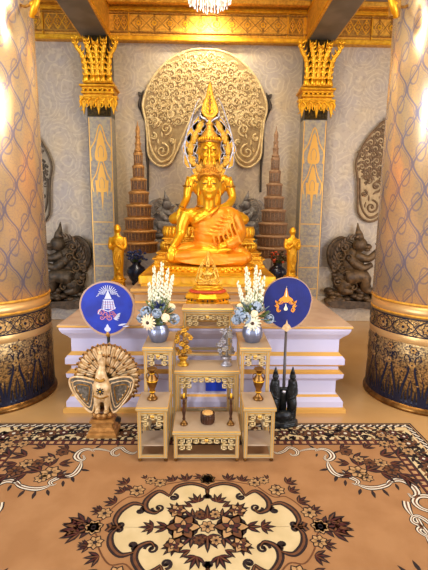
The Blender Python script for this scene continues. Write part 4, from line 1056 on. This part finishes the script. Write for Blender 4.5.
for k in range(5): d.ribbon([(-.026+k*.016, -.002), (-.018+k*.012, .05)], .003, BLUEV, 3, 0)
for k in range(3): d.ribbon([(-.022, .012+k*.015), (.04, .012+k*.015)], .0025, PINKT, 3, 0)
for k, (x, z, r, tt) in enumerate(((-.035, -.02, .022, 1.2), (-.005, -.03, .024, -1.2), (.03, -.02, .022, 1.2), (-.03, -.05, .018, -1.1), (.015, -.052, .02, 1.1), (.04, -.04, .015, -1.1))): d.curl(x, z, r, .5*k, tt, .006, PINKT, 2)
d.ribbon([(-.05, -.03), (-.03, .0), (.01, -.012), (.05, .01)], .005, SILVT, 3)
for k in range(5): d.leaf(.035+.004*k, -.055+.004*k, -.4+.25*k, .03, .009, SILVT, 3)
d.disc(0, -.145, .018, SILVT, 1, 12); d.leaf(0, -.15, PI/2, .045, .018, SILVT, 2); d.leaf(.06, -.118, .3, .05, .014, SILVT, 1); d.leaf(.085, -.125, .1, .04, .01, SILVT, 1)
mb.build('embroidered_emblem', t)
mb = MB(); mb.tube([(0, .0, .01), (0, 0, cz-.16)], .011, BLACK, 10); mb.ball((0, 0, cz-.18), (.02, .02, .03), GOLDD); mb.lathe([(.07, 0.0), (.07, .012), (.03, .03), (.014, .06)], m=BLACK, n=20)
mb.build('handle', t)
# right, navy with golden emblem
FY2 = 2.79
cx, cz = at(287.2, 303.5, FY2); t = thing('ceremonial_fan', (cx, FY2, 0), 'navy blue ceremonial monk fan with orange crown emblem, above the black stand', 'ceremonial fan')
P = fan_shape(.168, .188); mb = MB(); mb.prism([(x, cz+z) for x, z in P], -.008, .008, RIM); mb.build('fan_rim', t)
mb = MB(); mb.prism([(x*.955, cz+.003+z*.955) for x, z in P], -.012, .012, NAVY); mb.build('fan_face', t)
mb = MB(); d = Draw(mb, lambda u, v, h: (u-.012, -.0125-h, cz+.005+v), .001)
d.poly([(-.004, .045), (0, .125), (.004, .045)], WHT, 3); d.poly(catmull([(-.012, .07), (-.018, .05), (-.045, .03), (-.055, 0), (-.035, -.01), (-.02, .0), (0, .006), (.02, .0), (.035, -.01), (.055, 0), (.045, .03), (.018, .05), (.012, .07), (0, .11)], 3, True), ORNT, 2)
for q in (-1, 1):
    d.ribbon([(q*.045, .015), (q*.062, -.005), (q*.052, -.025), (q*.06, -.045), (q*.05, -.06), (q*.036, -.05)], [.012, .013, .012, .012, .01, .004], ORNT, 2)
    d.curl(q*.05, -.048, .016, 0, q*1.1, .005, ORNT, 3); d.leaf(q*.06, -.005, PI/2-q*.5, .03, .012, ORNT, 2); d.leaf(q*.055, -.03, PI/2-q*1.0, .028, .01, ORNT, 2)
    d.curl(q*.03, .0, .014, PI/2, q*1.2, .004, NAVY, 3)
d.poly(catmull([(-.01, -.05), (-.013, -.035), (-.005, -.02), (0, .0), (.005, -.02), (.013, -.035), (.01, -.05)], 3, True), WHT, 3)
mb.build('embroidered_emblem', t)
mb = MB(); mb.prism([(-.035, cz-.175), (-.02, cz-.150), (-.008, cz-.142), (0, cz-.112), (.008, cz-.142), (.02, cz-.150), (.035, cz-.175), (0, cz-.20)], -.016, .014, PEAL); mb.build('gilt_socket', t)
mb = MB(); mb.tube([(0, .0, .075), (0, 0, cz-.19)], [.013, .009], mat('grey_pole', '#57504e', .4, .4), 10)
mb.build('handle', t)
# black stand
t = thing('fan_stand', (cx-.003, FY2, 0.002), 'black carved figural stand holding the navy fan, right of the altar tables', 'stand')
t.scale = (1.3, 1.1, 1.1)
mb = MB(); mb.lathe([(.085, 0), (.09, .01), (.085, .03), (.07, .04), (.075, .06), (.06, .075)], m=BLACK, n=8, smooth=False, sy=.8)
mb.ball((0, -.04, .075), (.05, .03, .04), BLACK); mb.build('base', t)
for q in (-1, 1):
    mb = MB()
    mb.tube([(q*.045, -.01, .05), (q*.05, -.01, .13), (q*.043, -.01, .21), (q*.05, -.01, .27), (q*.045, -.01, .31)], [.030, .027, .030, .028, .022], BLACK, 10, 3)
    mb.ball((q*.047, -.015, .335), (.018, .02, .024), BLACK); mb.tube([(q*.047, -.01, .35), (q*.047, -.01, .375), (q*.047, -.01, .40)], [.015, .009, .002], BLACK, 8)
    mb.tube([(q*.06, -.01, .29), (q*.066, -.025, .22), (q*.03, -.04, .19)], [.012, .011, .008], BLACK, 8, 3); mb.ball((q*.05, -.03, .15), (.024, .02, .05), BLACK)
    mb.build('standing_figure', t)
mb = MB(); mb.lathe([(.022, .06), (.02, .2), (.024, .21), (.018, .24)], m=BLACK, n=12); mb.tube([(-.05, 0, .24), (0, -.01, .25), (.05, 0, .24)], .012, BLACK, 8, 3); mb.ball((0, -.025, .235), .012, SILV); mb.build('socket', t)

# ------------------------------------------------------------------ peacock statue
PYY = 2.66
px_, _ = gr(100, 440); t = thing('peacock_statue', (px_+.005, PYY, 0.002), 'gilded peacock statue with round open tail on a stepped pedestal, below the royal blue fan', 'statue')
def pz(py): return at(100, py, PYY)[1]
mb = MB()
mb.mold(-.10, .10, -.075, .075, [(0, 0, PEAG), (0, .022, PEAG), (.012, .03, PEAG), (.012, .045, PEAG), (.03, .06, PEAG), (.03, .09, PEAG), (.018, .10, PEAG), (.018, .115, PEAG), (.03, .12, PEAG)])
mb.build('stepped_pedestal', t)
mb = MB(); mb.ball((0, 0, .14), (.07, .05, .03), PEAG); mb.ball((0, 0, .165), (.05, .045, .02), BROWN)
for i in range(10):
    a = 2*PI*i/10; mb.ball((.06*cos(a), .045*sin(a), .145), (.02, .015, .02), PEAG, 8, 6)
mb.build('lotus_mount', t)
# tail: overlapping feathers in rings round the back
tz = pz(380); tc = Vector((.026, .04, tz+.0)); RX = .235; ZF = 1.08 
mb = MB()
mb.lathe([(.0, 0), (.225, 0), (.225, .008), (0, .012)], (0, 0, 0), PEAG, 48) if 0 else None
P = [(tc.x+RX*.9*cos(2*PI*i/48), tc.z+.235*sin(2*PI*i/48)) for i in range(48)]
mb.prism(P, .045, .06, PEAG)
mb.build('tail_disc', t)
d_m = MB(); d = Draw(d_m, lambda u, v, h: (tc.x+u, .045-h, tc.z+v), .001)
for ring, (r0, r1, n, w) in enumerate(((.10, 1.0, 26, .058), (.06, .68, 18, .05), (.03, .40, 12, .04))):
    a0, a1 = -.62, PI+.62
    mb = MB(); d = Draw(mb, lambda u, v, h, q=ring: (tc.x+u, .045-.012*q-h, tc.z+v), .001)
    for k in range(n):
        a = a0+(a1-a0)*k/(n-1); ex, ez = RX*r1*cos(a), RX*r1*ZF*sin(a)
        L = math.hypot(ex, ez); an = math.atan2(ez, ex)
        d.leaf(0, 0, an, L, w*1.15, PEAL, 1, .010); d.ribbon([(ex*.6, ez*.6), (ex*.84, ez*.84)], .0028, GOLDD, 12, 0)
        off = (a1-a0)/(n-1)/2
        d.ribbon([(RX*r1*.5*cos(a+off), RX*ZF*r1*.5*sin(a+off)), (RX*r1*.93*cos(a+off), RX*ZF*r1*.93*sin(a+off))], .0042, PEAD if k % 2 else GOLDD, 13, 0)
        d.disc(ex*.93, ez*.93, .0105, PEAG, 12, 10, .003); d.disc(ex*.93, ez*.93, .006, PEAD, 17, 8)
    mb.build('tail_feathers', t)
# wings
zb = .165
for q in (-1, 1):
    mb = MB(); W_ = [(q*.035, zb+.20), (q*.08, zb+.235), (q*.17, zb+.25), (q*.215, zb+.225), (q*.20, zb+.15), (q*.15, zb+.07), (q*.09, zb+.0), (q*.06, zb+.02)]
    W2 = catmull(W_, 4, True)
    mb.prism(W2 if q > 0 else W2, -.012, .008, PEAW)
    d = Draw(mb, lambda u, v, h: (u, -.012-h, v), .001)
    d.ribbon(W2, .014, PEAL, 1, 0, .008, True)
    for f in (.75, .5): 
        ccx = q*.13; ccz = zb+.14; d.ribbon([(ccx+(x-ccx)*f, ccz+(z-ccz)*f) for x, z in W2], .007, PEAL if f == .75 else GOLDD, 1, 0, .006, True)
    for k in range(6): d.disc(q*(.10+.02*k), zb+.06+.03*k, .006, PEAL, 1, 8, .005)
    mb.build('wing', t)
mb = MB()
mb.ball((0, -.01, zb+.17), (.062, .05, .08), PEAL, 16, 12); mb.ball((0, -.01, zb+.12), (.055, .045, .05), PEAL, 14, 10)
mb.tube([(0, -.01, zb+.22), (.0, -.02, zb+.28), (.008, -.02, zb+.32), (.006, -.025, zb+.37), (.0, -.035, zb+.395)], [.045, .034, .022, .017, .018], PEAG, 12, 4)
mb.ball((-.0, -.045, zb+.40), (.019, .026, .019), PEAG, 12, 8); mb.tube([(0, -.065, zb+.40), (0, -.09, zb+.39)], [.01, .002], GOLDD, 8)
for k in range(3): mb.tube([(0, -.035, zb+.41), ((k-1)*.012, -.03, zb+.435), ((k-1)*.018, -.03, zb+.46)], [.005, .005, .003], GOLDS, 6)
for q in (-1, 1): mb.tube([(q*.026, -.015, zb+.12), (q*.034, -.02, zb+.07), (q*.03, -.02, zb+.02)], [.032, .022, .016], PEAL, 10, 3); mb.ball((q*.03, -.03, zb+.01), (.02, .035, .012), PEAL, 10, 6)
mb.build('body', t, .0055, 1)
mb = MB(); 
mb.tube([(-.03, -.045, zb+.245), (0, -.055, zb+.235), (.03, -.045, zb+.245)], .011, GOLDD, 8, 3)
for k in range(8): a = 2*PI*k/8; mb.tube([(.008*cos(a), -.061, zb+.165+.008*sin(a)), (.026*cos(a), -.060, zb+.165+.026*sin(a))], [.005, .0035], PEAD, 6)
mb.ball((0, -.062, zb+.165), (.007, .005, .007), GOLDS); mb.tube([(-.05, -.04, zb+.125), (0, -.062, zb+.115), (.05, -.04, zb+.125)], .006, GOLDD, 8, 3)
mb.build('breast_ornament', t)

# ------------------------------------------------------------------ chandelier
CY = 4.3; cx, cz = at(209.5, 7, CY); t = thing('chandelier', (cx, CY, cz), 'crystal chandelier fringe hanging at the top centre of the photo', 'chandelier')
mb = MB()
for ring, (r, n, z0, z1) in enumerate(((.20, 34, .03, .22), (.15, 26, .0, .2), (.09, 18, -.02, .2), (.235, 40, .10, .3))):
    for i in range(n):
        a = 2*PI*i/n+ring; zz = z0+.01*((i*7) % 3); mb.tube([(r*cos(a), r*sin(a), z1), (r*cos(a), r*sin(a), zz+.02)], .0022, CRYS, 4); mb.ball((r*cos(a), r*sin(a), zz+.01), (.005, .005, .014), CRYS, 6, 4)
mb.build('crystal_strands', t, kind='stuff')
mb = MB()
for r, z in ((.2, .22), (.235, .3), (.15, .2), (.09, .2)): mb.tube([(r*cos(2*PI*i/32), r*sin(2*PI*i/32), z) for i in range(33)], .006, BRASS, 6)
for i in range(4): mb.box(-.235, .235, -.004, .004, .295, .303, BRASS) if i == 0 else None
mb.box(-.004, .004, -.235, .235, .295, .303, BRASS); mb.tube([(0, 0, .2), (0, 0, 4.11-cz)], .01, BRASS, 8); mb.build('brass_frame', t)

# ------------------------------------------------------------------ carpet
MX, MY = gr(207.5, 527)
X0, X1, Y1 = -1.52, 1.50, gr(207, 423)[1]; CXC = (X0+X1)/2; YC = MY; Y0 = 2*YC-Y1
mb = MB(); mb.box(X0, X1, Y0, Y1, -.01, 0, K_TAN)
d = Draw(mb, lambda u, v, h: (u, v, h), .00022)
def rect(m, i0, i1, h):   # frame between insets i0 and i1
    for a in ((X0+i0, X1-i0, Y1-i1, Y1-i0), (X0+i0, X1-i0, Y0+i0, Y0+i1), (X0+i0, X0+i1, Y0+i1, Y1-i1), (X1-i1, X1-i0, Y0+i1, Y1-i1)):
        d.poly([(a[0], a[2]), (a[1], a[2]), (a[1], a[3]), (a[0], a[3])], m, h)
rect(K_DRK, 0, .012, 1); rect(K_BGE, .012, .018, 1); rect(K_DRK, .018, .060, 1); rect(K_BGE, .060, .066, 1); rect(K_CRM, .066, .225, 1); rect(K_DRK, .225, .238, 1); rect(K_RED, .238, .285, 1); rect(K_DRK, .285, .292, 1)
def frame_run(inset, step, fn):   # call fn(x, y, direction) along the four sides
    L = X1-X0-2*inset; n = int(L/step)
    for i in range(n):
        x = X0+inset+L*(i+.5)/n
        fn(x, Y1-inset, 0, i); 
        if Y0+inset > .9 or True: fn(x, Y0+inset, PI, i)
    L = Y1-Y0-2*inset; n = int(L/step)
    for i in range(n):
        y = Y0+inset+L*(i+.5)/n; fn(X0+inset, y, PI/2, i); fn(X1-inset, y, -PI/2, i)
def rope(x, y, a, i):
    c, s = cos(a), sin(a)
    d.ribbon([(x-.022*c+.016*s, y-.022*s-.016*c), (x-.004*c, y-.004*s), (x+.004*c, y+.004*s), (x+.022*c-.016*s, y+.022*s+.016*c)], .012, K_WHT if i % 1 == 0 else K_BGE, 2, 3)
frame_run(.042, .05, rope)
def chk(x, y, a, i):
    c, s = cos(a), sin(a); w, h = .014, .014
    d.poly([(x-w*c+h*s, y-w*s-h*c), (x+w*c+h*s, y+w*s-h*c), (x+w*c-h*s, y+w*s+h*c), (x-w*c-h*s, y-w*s+h*c)], K_BGE, 2)
frame_run(.2615, .05, chk)
def bflower(x, y, a, i):
    c, s = cos(a), sin(a)
    f = lambda u, v: (x+u*c-v*s, y+u*s+v*c)
    sg = 1 if i % 2 else -1
    d.ribbon([f(-.08, -.03*sg), f(-.03, .035*sg), f(.03, -.03*sg), f(.08, -.03*sg)], [.018, .012, .018, .012], K_DRK, 2)
    if i % 3 == 0: d.flower(*f(0, 0), .052, K_DRK, K_BRN, K_WHT, 3, 7, i)
    elif i % 3 == 1: d.flower(*f(0, .01), .04, K_DRK, K_RED, K_WHT, 3, 6, i)
    else:
        d.curl(*f(-.01, .01), .036, a, 1.2, .014, K_DRK, 3); d.curl(*f(.03, -.02), .026, a+PI, -1.2, .012, K_BRN, 3)
    for k in range(9):
        aa = a+k*.75+i; d.leaf(*f(.055*cos(aa)*.6, .05*sin(aa)), aa, .065, .026, (K_DRK, K_BRN, K_DRK, K_DRK)[k % 4], 2)
frame_run(.145, .085, bflower)

def spray(x, y, a, s, n=5, h=5):
    for k in range(n):
        aa = a+(k-(n-1)/2)*.55; l = s*(1-.12*abs(k-(n-1)/2))
        d.leaf(x, y, aa, l, s*.30, K_DRK, h); d.leaf(x, y, aa, l*.8, s*.10, K_BRN if k % 2 else K_RED, h+1)
def rosette(x, y, r, h=6, light=True):
    d.flower(x, y, r, K_DRK, K_BGE if light else K_BRN, K_DRK, h, 7, .3)
def rose(x, y, r, h=6):
    d.disc(x, y, r*1.05, K_DRK, h, 12); 
    for k in range(6): a = k*PI/3; d.leaf(x, y, a, r*1.25, r*.95, K_DRK, h)
    for k in range(6): a = k*PI/3; d.leaf(x, y, a, r*1.1, r*.7, K_BRN if k % 2 else K_BGE, h+1)
    for k in range(5): a = k*PI*.4+.3; d.leaf(x, y, a, r*.7, r*.5, K_DRK, h+2); d.leaf(x, y, a, r*.58, r*.3, K_BGE if k % 2 else K_RED, h+3)
    d.disc(x, y, r*.2, K_DRK, h+4, 8)
# medallion: traced in the near-right quadrant of the far half, then mirrored
def z5(u, v): x, y = gr(200+u/2.675, 465+v/2.675); return (abs(x-MX), y-MY)
border = [z5(20, 58), z5(60, 50), z5(105, 62), z5(118, 82), z5(150, 72), z5(188, 98), z5(196, 108), z5(232, 108), z5(262, 130), z5(262, 160), z5(284, 180)]
half = [(x, max(y, 0)) for x, y in border]
half[0] = (0.0, half[0][1]); half.append((half[-1][0]+.004, 0))
q1 = half; full = q1+[(x, -y) for x, y in q1[::-1][1:]]; full = full+[(-x, y) for x, y in full[::-1][1:-1]]
full = catmull(full, 4, True)
d.poly([(MX+x, MY+y) for x, y in full], K_CRM, 1)
for sx in (-1, 1):
    for sy in (-1, 1):
        def T(p): return (MX+sx*p[0], MY+sy*p[1])
        sg = sx*sy
        def rib(zs, w, m=K_DRK, h=4): d.ribbon([T(z5(*q)) for q in zs], w, m, h, 5)
        def crl(u, v, r, a0, tn, w=.016, m=K_DRK, h=4):
            p = T(z5(u, v)); a = a0
            if sx < 0: a = PI-a
            if sy < 0: a = -a
            d.curl(p[0], p[1], r, a, tn*sg, w, m, h)
        for m, h, k in ((K_DRK, 4, 1), (K_BRN, 8, .34)):
            rib([(20, 82), (22, 62), (60, 50), (100, 58), (120, 82)], [.012*k, .026*k, .03*k, .03*k, .014*k], m, h)
            rib([(120, 84), (148, 70), (180, 92), (184, 116), (160, 128), (145, 118)], [.014*k, .03*k, .036*k, .034*k, .024*k, .014*k], m, h)
            rib([(188, 108), (216, 102), (248, 120), (264, 145), (258, 162)], [.014*k, .032*k, .036*k, .03*k, .016*k], m, h)
            rib([(252, 168), (272, 164), (288, 176)], [.016*k, .03*k, .03*k], m, h)
        crl(110, 86, .028, PI/2, 1.2); crl(150, 114, .034, 0, -1.2); crl(252, 158, .026, 0, -1.1); crl(24, 84, .02, PI/2, 1.2); crl(200, 122, .024, PI/2, 1.1)
        # outer flower wreath
        for (u, v, kind, s) in ((20, 38, 'r', .05), (75, 42, 's', .06), (110, 44, 's', .055), (145, 48, 'r', .04), (170, 42, 'r', .036), (206, 68, 'r', .05), (232, 50, 's', .06), (240, 72, 's', .055), (262, 100, 's', .06), (292, 128, 'r', .045), (300, 122, 's', .05), (322, 165, 'r', .05), (345, 150, 's', .08), (362, 168, 's', .075)):
            p = z5(u, v); p = (p[0], max(p[1], .004)); P = T(p)
            if kind == 'r': rosette(P[0], P[1], s*1.0); spray(P[0]+.03*sx, P[1]+.02*sy, s*60, s*1.2, 3, 4)
            else:
                a = math.atan2(p[1]*1.2, p[0]); a = math.atan2(sy*sin(a), sx*cos(a)); spray(P[0], P[1], a, s*1.3, 4)
        rib([(150, 55), (195, 85), (230, 85), (270, 112), (300, 145), (335, 165)], .008, K_BRN, 3); rib([(30, 40), (90, 45), (150, 55)], .008, K_BRN, 3)
        # inside
        P = T(z5(100, 122)); rose(P[0], P[1], .042); spray(P[0], P[1], (0.9 if sx > 0 else PI-.9)*sy, .075, 3, 5)
        P = T(z5(45, 100)); spray(P[0], P[1], (1.2 if sx > 0 else PI-1.2)*sy, .08, 5, 5)
        P = T(z5(60, 112)); spray(P[0], P[1], (.5 if sx > 0 else PI-.5)*sy, .07, 2, 4)
    # on the long axis
    p = z5(85, 170); rose(MX+sx*p[0], MY, .075)
    p = z5(125, 170); spray(MX+sx*p[0], MY, 0 if sx > 0 else PI, .085, 3); p = z5(165, 170); spray(MX+sx*p[0], MY, 0 if sx > 0 else PI, .075, 5)
    d.ribbon([(MX+sx*z5(100, 170)[0], MY), (MX+sx*z5(170, 170)[0], MY)], .01, K_DRK, 4, 0)
    p = z5(330, 170); spray(MX+sx*p[0], MY, 0 if sx > 0 else PI, .11, 5)
for sy in (-1, 1):
    spray(MX, MY+sy*.06, PI/2*sy, .10, 7)
for sx in (-1, 1):
    for sy in (-1, 1):
        spray(MX+sx*.07, MY+sy*.055, (.9 if sx > 0 else PI-.9)*sy, .09, 5, 4); rosette(MX+sx*.04, MY+sy*.085, .034, 6, sx > 0)
rosette(MX, MY, .045, 7)
# corner pieces: traced from the far right corner, mirrored
def z6(u, v): x, y = gr(270+u/2.709, 415+v/2.709); return (x-CXC, y-YC)
for sx in (-1, 1):
    for sy in (-1, 1):
        def T(p): return (CXC+sx*p[0], YC+sy*p[1])
        for m, h, k in ((K_DRK, 2, 1.45), (K_WHT, 3, .95), (K_BRN, 4, .3)):
            def rib(zs, w): d.ribbon([T(z6(*q)) for q in zs], [x*k for x in w], m, h, 6)
            rib([(8, 98), (20, 104), (38, 98), (52, 88), (72, 96), (74, 106), (62, 110), (54, 104)], [.006, .018, .02, .022, .024, .018, .012, .008])
            rib([(76, 100), (96, 94), (120, 92), (128, 98)], [.004, .014, .018, .006])
            rib([(122, 98), (140, 92), (160, 98), (170, 112), (160, 122), (148, 118), (152, 108)], [.006, .022, .03, .032, .024, .014, .008])
            rib([(156, 124), (160, 140), (174, 158), (196, 166), (204, 158), (196, 152)], [.006, .026, .03, .024, .014, .006])
            rib([(188, 168), (206, 166), (224, 172), (238, 180), (232, 188), (222, 184)], [.004, .02, .026, .022, .014, .006])
            rib([(232, 186), (252, 194), (272, 198), (296, 196), (316, 190), (330, 182)], [.006, .022, .03, .026, .024, .008])
            rib([(316, 190), (326, 180), (350, 176), (378, 186), (396, 204), (398, 218), (384, 222), (374, 212)], [.008, .024, .032, .036, .034, .026, .016, .008])
            rib([(428, 322), (408, 300), (388, 290), (386, 278), (400, 274), (420, 284), (440, 300)], [.02, .024, .022, .016, .020, .024, .02])
            rib([(436, 262), (408, 252), (392, 236), (400, 222), (424, 220), (450, 228)], [.02, .026, .03, .026, .03, .03])
            rib([(470, 380), (444, 356), (424, 330)], [.03, .03, .01])
        for (u, v, a, s_) in ((60, 84, 1.6, .035), (120, 90, 2.2, .035), (128, 104, -2, .03), (172, 104, .6, .04), (160, 146, 3.4, .045), (182, 164, 4.2, .045), (204, 176, 4.4, .04), (246, 200, 4.2, .04), (276, 204, 4.6, .045), (240, 186, 1.2, .03), (304, 200, 4.9, .045), (340, 186, 4.6, .04), (360, 176, 1.5, .05), (390, 190, .8, .05)):
            P = T(z6(u, v)); aa = math.atan2(sy*sin(a), sx*cos(a)); d.leaf(P[0], P[1], aa, s_*1.5, s_*.5, K_DRK, 2)
        for (u, v, r, lt) in ((238, 155, .07, 1), (205, 100, .05, 0), (270, 130, .05, 0), (330, 150, .06, 0), (262, 170, .045, 1), (300, 130, .05, 1), (240, 120, .04, 1)):
            P = T(z6(u, v)); rosette(P[0], P[1], r, 6, lt)
        for (u, v, a, s) in ((225, 118, .2, .075), (190, 92, .4, .06), (255, 90, .6, .06), (300, 110, .3, .08), (325, 130, -.4, .07), (300, 155, -.6, .08), (350, 160, -.8, .07), (225, 165, 2.8, .06), (262, 150, .4, .08), (240, 138, 1.3, .07), (345, 110, .5, .08), (215, 132, 2.9, .06), (368, 170, -1.2, .07)):
            P = T(z6(u, v)); aa = math.atan2(sy*sin(a), sx*cos(a)); spray(P[0], P[1], aa, s*1.55, 3, 4)
        # dense corner bunch over the border
        for (u, v, r) in ((330, 62, .05), (352, 80, .055), (310, 78, .045), (375, 100, .05), (300, 55, .04)):
            P = T(z6(u, v)); rosette(P[0], P[1], r, 8, 1); spray(P[0], P[1], r*90, .07, 4, 7)
tag(mb.build('patterned_carpet'), 'tan carpet with cream floral medallion and dark scroll border on the floor', 'carpet')

# ------------------------------------------------------------------ light
w = bpy.data.worlds.new('world'); bpy.context.scene.world = w; w.use_nodes = True
w.node_tree.nodes['Background'].inputs[0].default_value = (.80, .87, 1, 1); w.node_tree.nodes['Background'].inputs[1].default_value = .55
def area(name, loc, target, size, e, col, sy=None):
    l = bpy.data.lights.new(name, 'AREA'); l.energy = e; l.color = col; l.size = size
    if sy: l.shape = 'RECTANGLE'; l.size_y = sy
    o = bpy.data.objects.new(name, l); C.objects.link(o); o.location = loc
    o.rotation_euler = (Vector(target)-Vector(loc)).to_track_quat('-Z', 'Y').to_euler(); return o
area('ceiling_lamp', (0, 1.6, 4.05), (0, 2.6, 0), 1.6, 85, (1, .82, .6))
area('lamp_over_altar', (0, 3.6, 4.05), (0, 5.0, 1.2), 1.2, 75, (1, .84, .6))
area('right_warm_fill', (4.8, 2.2, 2.2), (1, 4.0, .8), 2.0, 80, (1, .68, .4))  # unseen warm light added so the right side looks warmer
for x, y, e in ((-1.1, -4.0, 25), (1.1, -4.0, 25), (-3.9, -1.6, 230), (3.9, -1.6, 230), (-4.5, .9, 90), (4.5, .9, 90)): area('added_daylight_panel', (x, y, 1.9), (-x*.4, 3.6, 1.2), 1.1, e, (.86, .90, 1), 3.4)  # unseen daylight panels added to put upright streaks on the columns
def spot(name, loc, target, e, col, ang, blend=.8, r=.08):
    l = bpy.data.lights.new(name, 'SPOT'); l.energy = e; l.color = col; l.spot_size = math.radians(ang); l.spot_blend = blend; l.shadow_soft_size = r
    o = bpy.data.objects.new(name, l); C.objects.link(o); o.location = loc; o.rotation_euler = (Vector(target)-Vector(loc)).to_track_quat('-Z', 'Y').to_euler()
spot('relief_spot', (0, 5.3, 4.0), (0, 5.95, 3.2), 105, (1, .88, .62), 120)
spot('statue_spot', (0, 3.2, 4.0), (0, 4.6, 1.6), 60, (1, .84, .56), 50)
sc = bpy.context.scene
sc.view_settings.view_transform = 'Standard'; sc.view_settings.look = 'None'; sc.view_settings.exposure = -0.1; sc.view_settings.gamma = 1
sc.view_settings.use_curve_mapping = False
